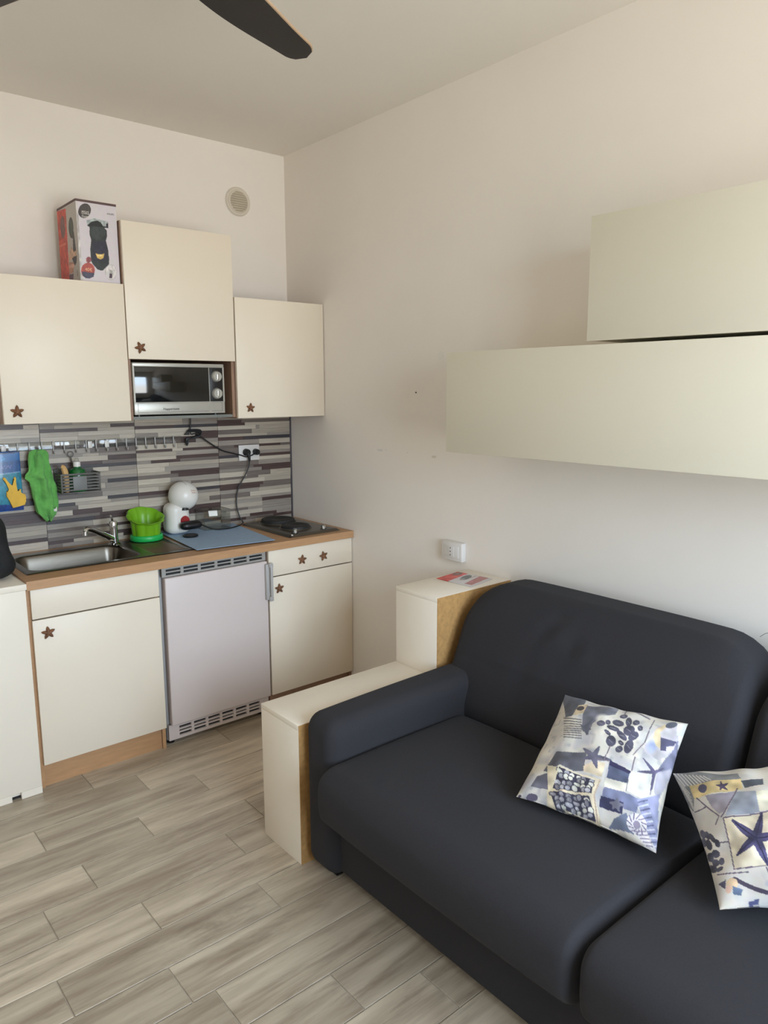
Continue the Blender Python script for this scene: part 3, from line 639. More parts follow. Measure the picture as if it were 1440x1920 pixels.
b.box(cx0, cx1, cy0, cy0+t, cz0, cz1).box(cx0, cx1, cy1-t, cy1, cz0, cz1).box(cx0, cx0+t, cy0+t, cy1-t, cz0, cz1).box(cx1-t, cx1, cy0+t, cy1-t, cz0, cz1).box(cx0+t, cx1-t, cy0+t, cy1-t, cz0, cz0+t)
b.obj('tub_walls', m_clear, u, smooth=False)
B().box(cx0-.004, cx1+.004, cy0-.004, cy0+.002, cz1-.004, cz1).box(cx0-.004, cx1+.004, cy1-.002, cy1+.004, cz1-.004, cz1).box(cx0-.004, cx0+.002, cy0, cy1, cz1-.004, cz1).box(cx1-.002, cx1+.004, cy0, cy1, cz1-.004, cz1).obj('tub_rim', m_clear, u, smooth=False)
B().prism([(-.604, cy0-.0015, .984), (-.555, cy0-.0015, .982), (-.557, cy0-.0015, 1.012), (-.608, cy0-.0015, 1.014)], (0, .001, 0)).obj('white_patch', M('plain_white_patch', (250, 248, 240), .3), u, smooth=False)  # small plain white quad on the tub's front wall
# green cutlery drainer
def lobes(r, z, a, k): return r*(1+(.10 if k < 7 else .07)*abs(math.cos(4*a+.4))**.7-.05)
u = thing('cutlery_drainer', 'lime green lobed cutlery pot on an emerald base beside the tap', 'cutlery drainer', (-.948, -.118, .905))
B().lathe((-.948, -.118, .9046), [(0, 0), (.076, 0), (.080, .004), (.079, .024), (.075, .029), (.068, .028), (.064, .012), (0, .011)], 48).obj('base_dish', m_green2, u, ang=60)
b = B().lathe((-.948, -.118, .916), [(0, 0), (.062, 0), (.065, .005), (.071, .076), (.073, .086), (.086, .098), (.090, .108), (.087, .112), (.072, .100), (.066, .088), (.058, .012), (0, .010)], 96, lobes)
for v in b.bm.verts: v.co.z += .36*(v.co.y+.118)*max(0, (v.co.z-.98)/.048)
b.obj('pot', m_green, u, ang=60)
# ------------------------------------------------------------------ hanging rail and what hangs on it
u = thing('hook_rail', 'clear plastic rail with a row of small hooks along the backsplash', 'hook rail', (-1.15, -.012, 1.39))
for xa, xb in ((-1.72, -1.335), (-1.325, -1.135), (-1.125, -.69)): B().box(xa, xb, -.0165, -.0125, 1.372, 1.412, .001).obj('strip', m_clear, u)
hx = [-1.66, -1.60, -1.545, -1.49, -1.44, -1.385, -1.335, -1.285, -1.232, -1.182, -1.135, -1.085, -1.035, -.985, -.935, -.885, -.835, -.785, -.735]
m_hook = M('frosted_hook_plastic', (176, 172, 166), .25, var=.03)
for i, x in enumerate(hx):
    B().box(x-.003, x+.003, -.0205, -.0170, 1.362, 1.412, .001).tube([(x, -.0185, 1.366), (x, -.024, 1.356), (x, -.034, 1.357), (x, -.036, 1.368)], .0032, 6, 4).obj('hook', m_hook, u)
for x in (-1.165, -1.083): B().box(x-.010, x+.010, -.0225, -.0172, 1.372, 1.405, .001).obj('end_clip', m_plastw, u, label='bright white clip')
for x in (-1.55,): B().box(x-.010, x+.010, -.0225, -.0172, 1.374, 1.402, .001).obj('end_clip', m_outlet, u)
# glove packet
u = thing('glove_packet', 'blue glove packet with a yellow rubber glove, hung at the far left of the rail', 'packet', (-1.56, -.04, 1.24))
P = Print(80, 130, [(-500, 560), (415, 640), (470, 1640), (-500, 1740)], (20, 100, 165))
P.poly([(-500, 780), (420, 780), (430, 960), (-500, 985)], (38, 84, 140)); P.poly([(-500, 1000), (440, 985), (460, 1540), (-500, 1560)], (40, 134, 158)); P.poly([(-500, 1560), (470, 1540), (480, 1650), (-500, 1700)], (26, 62, 132)); P.poly([(-500, 590), (415, 640), (416, 665), (-500, 625)], (30, 40, 90))
for k in range(7): P.line([(10+k*34, 900-(k % 3)*22), (36+k*34, 850+(k % 2)*40)], 9, (110, 118, 176))
P.line([(-500, 1000), (420, 975)], 10, (120, 160, 190)); P.line([(60, 690), (110, 740), (30, 745)], 8, (60, 150, 200))
def gl(a, c, s_=1): return (-1.660+.170*a, -.040-s_*.007*math.sin(math.pi*a)**.5*math.sin(math.pi*c)**.5, 1.377-.272*c)
printed_grid('packet_bag', P, gl, printed('packet_print', .3, coat=.3), u, th=lambda a, c: gl(a, c, -1))
def gp(pts): return [(-1.660+.170*((x+500)/915), -.0475, 1.377-.272*((y-600)/1060)) for x, y in pts]
B().prism(gp([(150, 1600), (90, 1480), (30, 1380), (40, 1300), (110, 1270), (60, 1160), (-20, 1080), (0, 1045), (40, 1060), (130, 1190), (190, 1220), (215, 1080), (250, 1045), (275, 1080), (255, 1230), (270, 1310), (300, 1330), (320, 1280), (370, 1275), (350, 1350), (400, 1370), (450, 1370), (470, 1440), (440, 1500), (430, 1560), (300, 1580)]), (0, -.010, 0), .003).obj('rubber_glove', m_yellow, u)
B().tube([(-1.60, -.040, 1.372), (-1.60, -.034, 1.383)], .003, 6, 3).tube([(-1.53, -.040, 1.372), (-1.545, -.034, 1.378)], .003, 6, 3).obj('hang_loop', m_clear, u)
# green net cloth
rows = [(1.380, -1.430, -1.398), (1.372, -1.446, -1.384), (1.35, -1.456, -1.376), (1.31, -1.458, -1.372), (1.285, -1.460, -1.366), (1.268, -1.478, -1.364), (1.250, -1.480, -1.360), (1.235, -1.458, -1.358), (1.20, -1.456, -1.352), (1.16, -1.452, -1.347), (1.13, -1.448, -1.344), (1.105, -1.444, -1.346), (1.088, -1.438, -1.352), (1.072, -1.424, -1.358), (1.060, -1.412, -1.366), (1.044, -1.398, -1.380)]
def rowat(t):
    p = t*(len(rows)-1); i = min(int(p), len(rows)-2); f = p-i
    return [rows[i][k]*(1-f)+rows[i+1][k]*f for k in range(3)]
u = B(); n = 44; rg = []
for j in range(41):
    z, a, c = rowat(j/40); row = []
    for i in range(n):
        th = 2*math.pi*i/n; hw = (c-a)/2
        fold = .011*math.sin(th*5+z*7)+.006*math.sin(th*9-z*30+1)+.004*math.sin(z*80+th*3)
        row.append(u.bm.verts.new(((a+c)/2+(hw+fold*.5)*math.cos(th), min(-.0385, -.052+(.020+fold)*math.sin(th)), z+.006*math.sin(th*3+1)*(j > 36))))
    rg.append(row)
for a, c in zip(rg, rg[1:]):
    for i in range(n): u.bm.faces.new((a[i], a[(i+1) % n], c[(i+1) % n], c[i]))
u.bm.faces.new(rg[0]); u.bm.faces.new(rg[-1])
th_ = thing('green_cloth', 'crumpled green net cloth hanging from the rail beside the glove packet', 'cloth', (-1.41, -.04, 1.2))
u.obj('cloth_body', m_cloth, th_, ang=80)
B().prism([(-1.378, -.080, 1.090), (-1.356, -.076, 1.088), (-1.355, -.076, 1.110), (-1.364, -.078, 1.100), (-1.374, -.079, 1.102)], (0, .003, 0)).obj('care_label', m_plastw, th_, smooth=False)
# grey basket with brush and bottle
u = thing('grey_basket', 'grey slatted plastic caddy basket hanging on the backsplash rail', 'basket', (-1.252, -.07, 1.17))
kx0, kx1, ky0, ky1, kz0, kz1 = -1.342, -1.160, -.122, -.024, 1.172, 1.262
B().box(kx0, kx1, ky0, ky1, kz0, kz0+.004).obj('bottom', m_basket, u, smooth=False)
B().box(kx0, kx1, ky1-.003, ky1, kz0, kz1+.018).obj('back_plate', m_basket, u, smooth=False)
for x, y in ((kx0, ky0), (kx1-.008, ky0), (kx0, ky1-.011), (kx1-.008, ky1-.011)): B().box(x, x+.008, y, y+.008, kz0, kz1, .001).obj('post', m_basket, u)
for i in range(6):
    z = kz0+.010+i*.0145
    B().box(kx0+.008, kx1-.008, ky0+.001, ky0+.004, z, z+.0085).obj('slat', m_basket, u, smooth=False)
    for x in (kx0+.001, kx1-.004): B().box(x, x+.003, ky0+.008, ky1-.011, z, z+.0085).obj('slat', m_basket, u, smooth=False)
B().box(kx0-.001, kx1+.001, ky0-.001, ky0+.003, kz1-.006, kz1+.002, .001).box(kx0-.001, kx0+.003, ky0, ky1, kz1-.006, kz1+.002).box(kx1-.003, kx1+.001, ky0, ky1, kz1-.006, kz1+.002).obj('rim', m_basket, u)
B().box(-1.288, -1.225, ky0-.002, ky0+.002, kz0+.014, kz1-.012, .001).obj('name_plate', m_basketl, u)
B().ring((-1.262, -.030, 1.348), (0, 1, 0), .013, .002, 24, 6).tube([(-1.262, -.030, 1.335), (-1.258, -.027, 1.30), (-1.255, -.026, 1.275)], .003, 6).obj('hanger', m_basket, u)
u = thing('dish_soap_bottle', 'green dish soap bottle with a white cap in the grey basket', 'bottle', (-1.253, -.072, 1.1762))
B().lathe((-1.250, -.072, 1.1762), [(0, 0), (.036, 0), (.039, .006), (.039, .084), (.033, .102), (.015, .112), (.014, .120), (0, .120)], 30).obj('bottle_body', m_bott, u)
B().lathe((-1.250, -.072, 1.292), [(0, 0), (.0165, 0), (.0165, .022), (.014, .024), (0, .024)], 24).obj('cap', m_plastw, u)
B().lathe((-1.250, -.072, 1.316), [(0, 0), (.012, 0), (.010, .012), (.006, .018), (0, .018)], 24).obj('nozzle', m_clear, u)
u = thing('dish_brush', 'pale wooden dish brush standing at the left end of the grey basket', 'brush', (-1.322, -.10, 1.1765))
B().tube([(-1.310, -.100, 1.1775), (-1.311, -.101, 1.22), (-1.313, -.101, 1.266), (-1.320, -.100, 1.293), (-1.329, -.098, 1.300)], lambda t: .009+.005*math.sin(math.pi*min(1, t*1.1))).obj('brush_handle', m_wood, u)
bb = B()
for i in range(6):
    z = 1.185+i*.012; bb.cyl((-1.3095, -.096, z), (-1.317, -.085, z-.002), .004, .006, 8)
bb.obj('bristles', M('tan_bristle', (186, 146, 96), .9, var=.2, scale=200), u)
# ------------------------------------------------------------------ cabinets on the right wall
def rightunit(label, ya, yb, z0, z1, nm):
    u = thing(nm, label, 'cabinet', (-.17, (ya+yb)/2, z0)); D = .345
    B().box(-D+.018, -.001, yb+.003, ya-.003, z0+.002, z1-.002).obj('carcass', m_crew, u, smooth=False)
    B().box(-D, -D+.017, yb, ya, z0, z1, .001).obj('flap_door', m_crew, u)
rightunit('long low cream wall cabinet above the sofa, underneath a shorter one', -1.640, -3.44, 1.409, 1.7875, 'wall_cabinet')
rightunit('cream wall cabinet above the sofa, upper of the two and set further right', -2.266, -3.44, 1.7985, 2.177, 'wall_cabinet')
# ------------------------------------------------------------------ white side boxes by the sofa
def sidebox(name, label, x0, x1, z1):
    u = thing(name, label, 'shelf unit', ((x0+x1)/2, -1.577, 0)); ya, yb = -1.453, -1.695
    B().box(x0+.016, x1-.001, yb+.012, ya-.001, 0, z1-.019).obj('carcass', m_white, u, smooth=False)
    B().box(x0, x0+.016, yb, ya, 0, z1-.019, .001).obj('front_panel', m_white, u)
    B().box(x0, x1, yb, ya, z1-.019, z1, .001).obj('top_board', m_white, u)
    B().box(x0+.0012, x1-.002, yb-.003, yb+.0005, .0, z1-.0012).obj('side_panel', m_chip, u, smooth=False, label='bare chipboard side')
    return u
sidebox('low_side_box', 'low white box beside the sofa arm with a bare chipboard edge', -1.094, -.441, .521)
sidebox('tall_side_box', 'taller white box against the right wall with the leaflet on top', -.440, -.002, .8465)
P = Print(60, 80, [(0, 0), (150, 0), (150, 200), (0, 200)], (212, 206, 206))
P.poly([(0, 0), (150, 0), (150, 62), (0, 72)], (214, 62, 56)); P.ell(118, 24, 28, 20, (110, 80, 76)); P.ell(120, 22, 12, 9, (170, 140, 120)); P.line([(40, 20), (80, 50)], 5, (236, 110, 80))
P.ell(92, 96, 44, 20, (74, 80, 80), -14); P.ell(60, 100, 18, 9, (150, 140, 134)); P.poly([(14, 150), (146, 132), (150, 180), (20, 186)], (176, 104, 104)); P.line([(100, 118), (140, 114)], 3, (150, 150, 150))
LA, LB, LC, LD = (Vector(p) for p in ((-.232, -1.478, .8476), (-.082, -1.458, .8476), (-.058, -1.642, .8476), (-.222, -1.672, .8476)))
lf = lambda a, c: (LA*(1-a)+LB*a)*(1-c)+(LD*(1-a)+LC*a)*c
u = printed_grid('leaflet', P, lambda a, c: lf(a, c)+Vector((0, 0, .0012+.0015*math.sin(math.pi*c))), printed('leaflet_print', .35, coat=.2), loc=(-.15, -1.56, .8476), th=lambda a, c: lf(a, c)+Vector((0, 0, .0001)))
tag(u, 'red and white printed leaflet lying on the taller white box', 'leaflet')
# ------------------------------------------------------------------ sofa
u = thing('sofa', 'charcoal grey fabric two-seat sofa against the right wall', 'sofa', (-.6, -2.857, 0))
YS = -2.857; YA, YE = -1.712, -4.002
B().box(-1.050, -.06, YE+.14, YA-.14, .045, .255, .012, 3).obj('base', m_sofa, u)
def armfn(s_):
    def f(q, h):
        k = (q.x/h[0]+1)/2
        return (q.x, q.y, q.z+(-.012*(1-k)**3 if q.z > 0 else 0))
    return f
for yc in (YA-.080, YE+.080):
    B().rbox((-.570, yc, .305), (1.03, .168, .570), (.055, .052, .060), 16, armfn(1)).obj('arm', m_sofa, u, ang=80)
def seatfn(q, h):
    ex = 1-(q.x/h[0])**2; ey = 1-abs(q.y/h[1])**3
    z = q.z+(.022*max(ex, 0)**.6*max(ey, 0)**.7 if q.z > 0 else 0)
    x = q.x-(.020*max(0, 1-(q.z/h[2])**2)*max(ey, 0)**.5 if q.x < 0 else 0)
    if q.x < 0 and q.z < 0: x += .022*(q.z/h[2])**2
    return (x, q.y, z)
for ya, yb in ((YA-.155, YS+.0015), (YS-.0015, YE+.155)):
    B().rbox((-.803, (ya+yb)/2, .350), (.690, ya-yb, .205), (.062, .034, .058), 26, seatfn).obj('seat_cushion', m_sofa, u, ang=80)
CREASE = [(.105, .215, .165, .11, .011, .012), (.075, .19, .135, .09, -.009, .016), (.0, .165, .03, .085, .011, .012), (-.03, .15, .0, .07, -.008, .015), (.18, .06, .21, -.08, .007, .02)]
def backfn(q, h):
    if q.z > 0:
        u_ = max(0, min(.985, (abs(q.y)-(h[1]-.17))/.17)); q = Vector((q.x, q.y, q.z-.15*(1-math.sqrt(1-u_*u_))*q.z/h[2]))
    t = (q.z/h[2]+1)/2
    lean = (.17-.045*q.x/h[0])*t
    ey = max(0, 1-abs(q.y/h[1])**4); bul = -.022*ey*math.sin(math.pi*min(1, t)) if q.x < 0 else 0
    if q.x < 0:
        for (ya, za, yb, zb, dp, wd) in CREASE:
            Y, Z = q.y, q.z; L2 = (yb-ya)**2+(zb-za)**2; k = max(0, min(1, ((Y-ya)*(yb-ya)+(Z-za)*(zb-za))/L2))
            bul += dp*math.exp(-((Y-ya-k*(yb-ya))**2+(Z-za-k*(zb-za))**2)/wd**2)*(1-(2*k-1)**2*.6)
    return (q.x+lean+bul, q.y, q.z+.012*ey*(1 if q.z > 0 else 0))
for ya, yb in ((YA-.012, YS+.001), (YS-.001, YE+.012)):
    B().rbox((-.335, (ya+yb)/2, .640), (.330, ya-yb, .510), (.100, .050, .120), 64, backfn).obj('back_cushion', m_sofa, u, ang=80)
B().box(-.30, -.02, YE+.05, YA-.05, .10, .60, .03, 3).obj('back_frame', m_sofa, u)
B().tube([(-1.098, YS-.05, .437), (-1.113, YS-.3, .4425), (-1.113, YS-.6, .4425), (-1.098, YS-.93, .437)], .0035, 6).obj('front_piping', m_sofa2, u)
for (x, y) in ((-1.01, YA-.09), (-1.01, YE+.09), (-.1, YA-.1), (-.1, YE+.1)): B().box(x-.025, x+.025, y-.025, y+.025, 0, .05, .003).obj('foot', m_black, u)
B().tube([(-.13, -2.78, .905), (-.13, -2.80, .922), (-.13, -2.825, .922), (-.13, -2.84, .90)], .0007, 5).obj('loose_thread', m_black, u)
# ------------------------------------------------------------------ pillows
m_pil = printed('pillow_print', .85, sheen=.1)
def pillow(name, label, TL, TR, BR, BL, P, fat=.080):
    TL, TR, BR, BL = (Vector(p) for p in (TL, TR, BR, BL)); c = (TL+TR+BR+BL)/4; low = min((TL, TR, BR, BL), key=lambda p: p.z)
    nrm = (TR-TL).cross(BL-TL).normalized()
    if nrm.dot(Vector((-1, -.2, .5))) < 0: nrm = -nrm
    def f(s_):
        def g(a, v):
            p = 2*a-1; r = 2*v-1
            pin = .07
            aa = .5+.5*p*(1-pin*(1-r*r)*abs(p)**.5); vv = .5+.5*r*(1-pin*(1-p*p)*abs(r)**.5)
            pt = (TL*(1-aa)+TR*aa)*(1-vv)+(BL*(1-aa)+BR*aa)*vv
            th = fat*(max(0, 1-p*p)**.55)*(max(0, 1-r*r)**.55)
            wr = .0035*math.sin(9*p+5*r)*math.sin(7*r-3*p)*(1-p*p*r*r)+.004*math.sin(14*math.atan2(r, p))*(max(abs(p), abs(r))**4)*(1-max(abs(p), abs(r))**8)
            return pt+nrm*s_*(th+wr)
        return g
    o = printed_grid(name, P, f(1), m_pil, loc=tuple(c), th=f(-1))
    return tag(o, label, 'pillow', None)
Z1 = [(435, 40), (1385, 285), (1135, 1310), (35, 865)]
P = Print(240, 240, Z1, (216, 210, 200), (-61, -161))
P.put(np.clip((P.n-.5)*1.6, 0, 1)*.6, (176, 174, 182)); P.put(np.clip((.42-P.n)*2, 0, 1)*.5, (228, 214, 186))
P.put(np.clip((P.noise(14)-.55)*2.2, 0, 1)*.5, (150, 152, 170)); P.put(np.clip((P.noise(30)-.62)*2.5, 0, 1)*.35, (120, 120, 134))
DK = (84, 84, 102); GR = (112, 112, 124); CR = (224, 212, 188)
P.poly([(400, 20), (600, 70), (560, 110), (470, 190), (420, 200)], (92, 95, 106)); P.poly([(480, 180), (530, 100), (610, 90), (590, 150), (510, 180)], (212, 192, 160)); P.ell(545, 124, 32, 18, (70, 60, 62), -15)
P.poly([(600, 100), (720, 105), (850, 130), (820, 170), (700, 190), (640, 240), (600, 340), (545, 290), (560, 170)], GR)
for y in range(205, 365, 19): P.line([(405, y), (545, y+4)], 4.5, (118, 116, 116))
P.star((585, 270), [(540, 255), (640, 200), (590, 340), (560, 310), (625, 300)], 18, (96, 98, 112)); P.ell(720, 205, 70, 42, (228, 224, 216), soft=.5)
P.poly([(340, 470), (420, 475), (590, 480), (575, 560), (560, 640), (480, 640), (370, 590), (290, 660), (240, 640)], (96, 96, 106)); P.poly([(190, 690), (290, 650), (300, 760), (285, 805), (140, 780)], (104, 102, 114)); P.poly([(560, 600), (640, 560), (740, 570), (700, 690), (560, 640)], (222, 204, 176))
P.star((645, 525), [(560, 440), (690, 430), (785, 545), (668, 618), (560, 535)], 26, (96, 94, 112))
hearts = [(705, 245, 34, 26, 0), (760, 235, 20, 22, 0), (885, 186, 32, 16, 0), (840, 240, 48, 28, 20), (925, 235, 26, 38, 0), (985, 245, 28, 25, 0), (1020, 296, 21, 24, 0), (800, 285, 52, 20, 20), (930, 310, 48, 42, 0), (965, 356, 46, 30, -25), (870, 345, 56, 22, 45), (780, 385, 40, 44, 0), (848, 455, 32, 30, 0), (928, 440, 38, 60, 15), (862, 402, 28, 16, 45), (755, 320, 30, 14, 40)]
P.ell(870, 320, 190, 160, (224, 218, 206), 25, soft=.3)
for x, y, a, b_, r in hearts: P.ell(x, y, a, b_, (82, 80, 98), r, .3); P.line([(x-a*.4, y-b_*.3), (x+a*.3, y+b_*.3)], 3, (130, 128, 140))
for l in ([(775, 425), (732, 535)], [(915, 140), (885, 180)], [(1125, 225), (1060, 400), (970, 512)], [(985, 530), (905, 812)], [(655, 535), (765, 552)], [(930, 140), (1090, 215)]): P.line(l, 4.5, (120, 108, 118))
P.poly([(1060, 410), (1160, 280), (1300, 260), (1330, 400), (1290, 520), (1180, 560), (1060, 480)], (198, 192, 196)); P.ell(1120, 440, 60, 70, (160, 168, 200), soft=.6); P.poly([(1215, 268), (1140, 310), (1125, 370), (1150, 430), (1205, 480), (1240, 450), (1195, 390), (1180, 335), (1225, 300)], (210, 192, 158)); P.poly([(1185, 370), (1320, 420), (1300, 450), (1240, 450), (1240, 490), (1192, 480)], (84, 82, 108)); P.ell(1262, 285, 45, 26, (90, 92, 104)); P.poly([(1310, 280), (1400, 280), (1370, 390), (1310, 370)], (222, 220, 210))
P.poly([(1330, 400), (1345, 640), (1160, 650), (1240, 560), (1290, 500)], (128, 128, 150)); P.poly([(1170, 650), (1330, 640), (1240, 800), (1180, 900), (1150, 800)], (176, 172, 182))
P.star((1150, 650), [(1050, 535), (1000, 640), (1115, 835), (1235, 625)], 15, (98, 92, 122)); P.poly([(940, 640), (1130, 680), (1105, 830), (1060, 880), (915, 810)], (226, 222, 214))
P.poly([(775, 545), (952, 640), (935, 670), (765, 590)], (50, 46, 78)); P.poly([(765, 585), (940, 665), (920, 745), (742, 690)], (86, 92, 116)); P.poly([(735, 690), (915, 748), (900, 822), (722, 775)], (226, 220, 206)); P.poly([(722, 775), (900, 822), (1025, 880), (985, 985), (880, 960), (860, 905), (700, 858)], (124, 128, 158)); P.poly([(692, 855), (882, 905), (865, 1010), (672, 950)], (54, 54, 84)); P.star((820, 920), [(760, 910), (830, 870), (885, 930), (840, 985), (780, 965)], 22, (118, 116, 132))
P.poly([(270, 590), (700, 710), (640, 870), (270, 810)], (222, 208, 180)); P.poly([(262, 808), (640, 862), (690, 1130), (600, 1130), (262, 980)], (220, 206, 180))
P.poly([(365, 608), (640, 718), (618, 846), (300, 798)], (66, 64, 82))
rs = np.random.RandomState(5)
def pebbles(q, nx, ny, pale):
    for c in range(ny):
        for a in range(nx):
            u_ = (a+.5+rs.uniform(-.28, .28))/nx; v_ = (c+.5+rs.uniform(-.28, .28))/ny
            x = (q[0][0]*(1-u_)+q[1][0]*u_)*(1-v_)+(q[3][0]*(1-u_)+q[2][0]*u_)*v_; y = (q[0][1]*(1-u_)+q[1][1]*u_)*(1-v_)+(q[3][1]*(1-u_)+q[2][1]*u_)*v_
            g = rs.choice([128, 150, 172, 190] if rs.rand() > pale else [208, 218]); ra, rb, ro = rs.uniform(18, 32), rs.uniform(14, 22), rs.uniform(20, 100)
            P.ell(x, y, ra+7, rb+7, (62, 60, 78), ro); P.ell(x, y, ra, rb, (g, g-2, g+8 if g < 200 else g-14), ro, .2); P.ell(x-ra*.25, y-rb*.3, ra*.4, rb*.3, (min(g+26, 228),)*3, ro)
P.poly([(365, 608), (640, 718), (618, 846), (300, 798)], (58, 56, 74)); pebbles([(365, 608), (640, 718), (618, 846), (300, 798)], 6, 4, .35)
P.poly([(285, 822), (600, 872), (645, 1092), (330, 990)], (58, 58, 76)); pebbles([(290, 828), (596, 876), (640, 1085), (335, 985)], 6, 4, .2)
P.line([(300, 800), (365, 605), (640, 715)], 5, (232, 222, 196)); P.line([(690, 715), (640, 860), (655, 1100)], 6, (190, 170, 150)); P.ell(150, 880, 42, 40, (96, 90, 110)); P.ell(60, 865, 12, 14, (70, 60, 80))
P.poly([(790, 1050), (900, 990), (960, 1180), (840, 1150), (740, 1140)], (112, 120, 142)); P.poly([(1000, 880), (1200, 830), (1150, 1310), (1060, 1120), (1020, 960)], (150, 152, 182))
for k in range(12): P.line([(1010+k*9, 900+k*32), (1090+k*7, 880+k*34)], 6, (204, 204, 214) if k % 2 else (88, 92, 124))
P.ell(985, 1080, 86, 92, (222, 216, 218)); P.ell(985, 1090, 30, 40, (150, 140, 160)); P.poly([(930, 1130), (1060, 1120), (1110, 1290), (1040, 1250)], (222, 216, 218))
for k in range(11):
    a = math.radians(k*33); P.line([(985+45*math.cos(a), 1085+48*math.sin(a)), (985+86*math.cos(a+.5), 1080+92*math.sin(a+.5))], 5, (124, 112, 138))
for k in range(5): P.line([(960+k*24, 1150+k*26), (1060+k*12, 1135+k*30)], 5, (124, 112, 138))
PIL1 = [(-.505, -2.352, .684), (-.466, -2.742, .714), (-.781, -2.838, .500), (-.845, -2.441, .500)]
pillow('pillow', 'seaside patchwork print pillow with a pebble heart, left one on the sofa', *PIL1, P)
PIL2 = [(-.590, -2.770, .619), (-.445, -3.101, .738), (-.715, -3.369, .619), (-.860, -3.038, .500)]
Z2 = [(139, 193), (2047, 50), (3136, 1850), (703, 1830)]
P = Print(240, 240, Z2, (218, 212, 204), (-104, -289))
P.put(np.clip((P.noise(16)-.55)*2.0, 0, 1)*.4, (160, 162, 172)); P.put(np.clip((P.n-.5)*1.6, 0, 1)*.6, (188, 188, 186)); P.put(np.clip((.42-P.n)*2, 0, 1)*.5, (230, 220, 196))
P.poly([(100, 150), (900, 150), (940, 215), (600, 240), (300, 320), (350, 480), (330, 650), (200, 520)], (136, 138, 142))
for k in range(9): P.line([(150+k*42, 190), (250+k*40, 330-k*12)], 8, (206, 204, 200))
for k in range(6): P.line([(140+k*22, 230+k*40), (300+k*8, 420+k*44)], 6, (190, 188, 184))
P.poly([(300, 320), (600, 240), (940, 215), (960, 335), (560, 410), (350, 490)], (222, 200, 148)); P.ell(465, 350, 55, 60, (86, 86, 112)); P.star((705, 310), [(690, 248), (785, 268), (775, 350), (680, 362), (628, 302)], 20, (74, 62, 88))
P.poly([(490, 440), (862, 362), (740, 645), (660, 665), (560, 560)], (164, 158, 172)); P.poly([(870, 365), (1130, 380), (1172, 632), (740, 695)], (158, 164, 178)); P.poly([(1130, 390), (1700, 300), (1700, 560), (1172, 620)], (224, 218, 196)); P.poly([(940, 240), (1200, 205), (1215, 290), (990, 330)], (78, 82, 92))
P.poly([(720, 715), (1700, 560), (1750, 1280), (860, 1352)], (226, 214, 190))
P.put(((P.x > 720) & (P.y > 700) & (P.x < 1700) & (P.y < 1350))*np.clip(P.n2-.45, 0, 1)*.5, (236, 232, 226))
for l in ([(380, 470), (660, 690), (610, 785)], [(890, 330), (740, 640), (690, 700)], [(720, 715), (1700, 560)], [(715, 720), (860, 1350)], [(860, 1350), (1750, 1280)], [(650, 1010), (760, 993)], [(640, 1412), (1040, 1388)], [(350, 650), (480, 570)], [(1270, 1340), (1330, 1480)]): P.line(l, 8, (110, 98, 116))
P.star((1130, 965), [(825, 738), (1198, 635), (1480, 930), (1300, 1330), (888, 1185)], 66, (72, 68, 102), .35)
for q in [(825, 738), (1198, 635), (1480, 930), (1300, 1330), (888, 1185)]: P.line([(1130, 965), (1130+(q[0]-1130)*.85, 965+(q[1]-965)*.85)], 9, (46, 42, 72))
for x, y, a, b_, r in [(440, 920, 36, 60, -20), (500, 930, 30, 60, -25), (560, 960, 30, 70, -35), (520, 1050, 40, 70, -20), (450, 1030, 40, 60, -10), (630, 1020, 35, 50, -20), (610, 1150, 52, 50, 0), (540, 1200, 45, 55, 0), (440, 1180, 50, 80, -10), (460, 1290, 40, 60, 0), (570, 1340, 70, 46, 10), (688, 1240, 40, 50, 0), (610, 1260, 50, 46, 0), (670, 1340, 50, 30, -30), (470, 1420, 40, 60, 0)]: P.ell(x, y, a, b_, (80, 80, 96), r, .35)
P.poly([(660, 1530), (760, 1480), (760, 1600)], (88, 84, 104)); P.line([(870, 1470), (1290, 1680), (1700, 1800)], 26, (74, 66, 86)); P.ell(840, 1530, 75, 70, (222, 194, 160)); P.ell(800, 1600, 40, 50, (230, 190, 170)); P.poly([(850, 1560), (980, 1600), (960, 1680), (860, 1660)], (104, 120, 148)); P.poly([(1060, 1760), (1190, 1740), (1190, 1810), (1070, 1850)], (80, 84, 124)); P.ell(1330, 1560, 90, 60, (196, 196, 204), soft=.5)
pillow('pillow', 'seaside print pillow with a large dark starfish, cut off by the right edge', *PIL2, P)
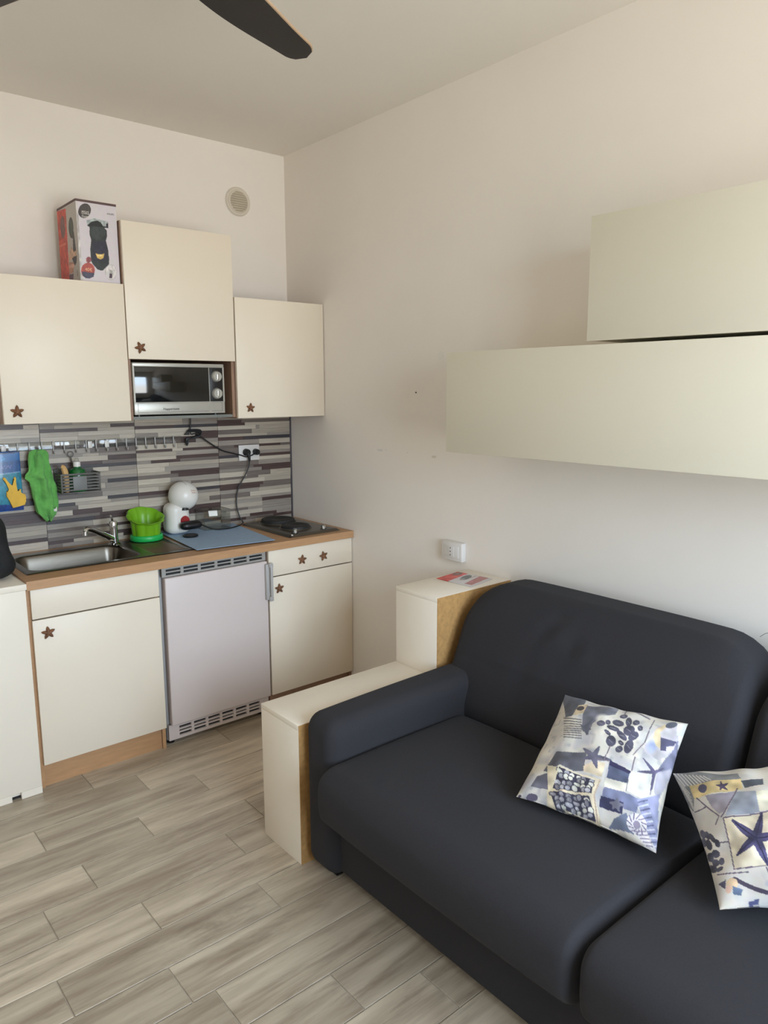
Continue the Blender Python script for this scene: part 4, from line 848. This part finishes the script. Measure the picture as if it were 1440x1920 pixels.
# ------------------------------------------------------------------ ceiling fan
HB = Vector((-1.640, -2.050, 0)); ZF = 2.60
u = thing('ceiling_fan', 'dark-bladed ceiling fan overhead at the top left of the photo', 'ceiling fan', (HB.x, HB.y, 2.45))
B().lathe((HB.x, HB.y, CE-.055), [(0, .055), (.065, .0548), (.065, .03), (.03, 0), (0, 0)], 28).obj('canopy', m_fan, u)
B().cyl((HB.x, HB.y, 2.66), (HB.x, HB.y, CE-.04), .013).obj('rod', m_fan, u)
B().lathe((HB.x, HB.y, 2.545), [(0, 0), (.06, .002), (.095, .025), (.105, .06), (.09, .10), (.03, .125), (0, .125)], 32).obj('motor', m_fan, u)
for i in range(4):
    a = math.radians((26.4, 110.5, 203.0, 291.0)[i]); d = Vector((math.cos(a), math.sin(a), 0)); n = Vector((-math.sin(a), math.cos(a), 0)); up = Vector((0, 0, 1))
    def bl(s_, w_):       # s_ 0..1 along the blade, w_ -1..1 across
        r = .10+.553*s_; hw = (.030+.032*sstep(0, .25, s_))*(1-.40*sstep(.3, 1.05, s_))
        if s_ > .9: hw *= math.sqrt(max(0, 1-((s_-.9)/.1)**2))*.999+.001
        sw = .008*math.sin(math.pi*s_)-.004
        return HB+d*r+n*(w_*hw+sw)+up*(ZF-w_*hw*.20)
    b = B(); S, Wn = 34, 8
    top = [[b.bm.verts.new(bl(j/S, -1+2*k/Wn)+up*.009) for k in range(Wn+1)] for j in range(S+1)]
    bot = [[b.bm.verts.new(bl(j/S, -1+2*k/Wn)) for k in range(Wn+1)] for j in range(S+1)]
    for j in range(S):
        for k in range(Wn):
            b.bm.faces.new((top[j][k], top[j+1][k], top[j+1][k+1], top[j][k+1])); b.bm.faces.new((bot[j][k], bot[j][k+1], bot[j+1][k+1], bot[j+1][k]))
        for k in (0, Wn): b.bm.faces.new((top[j][k], bot[j][k], bot[j+1][k], top[j+1][k]))
    for j in (0, S):
        for k in range(Wn): b.bm.faces.new((top[j][k], top[j][k+1], bot[j][k+1], bot[j][k]))
    o = b.obj('blade', m_fan, u, ang=50)
    e_ = B()  # pale tan strip: the highlight along the blade's side, put in as colour
    for j in range(S-1):
        p0, p1 = bl(j/S, -1), bl((j+1)/S, -1)
        q0, q1 = p0-n*.003, p1-n*.003
        v = [e_.bm.verts.new(x) for x in (p0+up*.0005, p1+up*.0005, p1+up*.0085, p0+up*.0085, q0+up*.0015, q1+up*.0015, q1+up*.0075, q0+up*.0075)]
        e_.bm.faces.new((v[4], v[5], v[6], v[7])); e_.bm.faces.new((v[0], v[1], v[5], v[4])); e_.bm.faces.new((v[3], v[7], v[6], v[2]))
    e_.obj('blade_edge', m_fane, o, ang=50, label='pale edge, side highlight painted in')
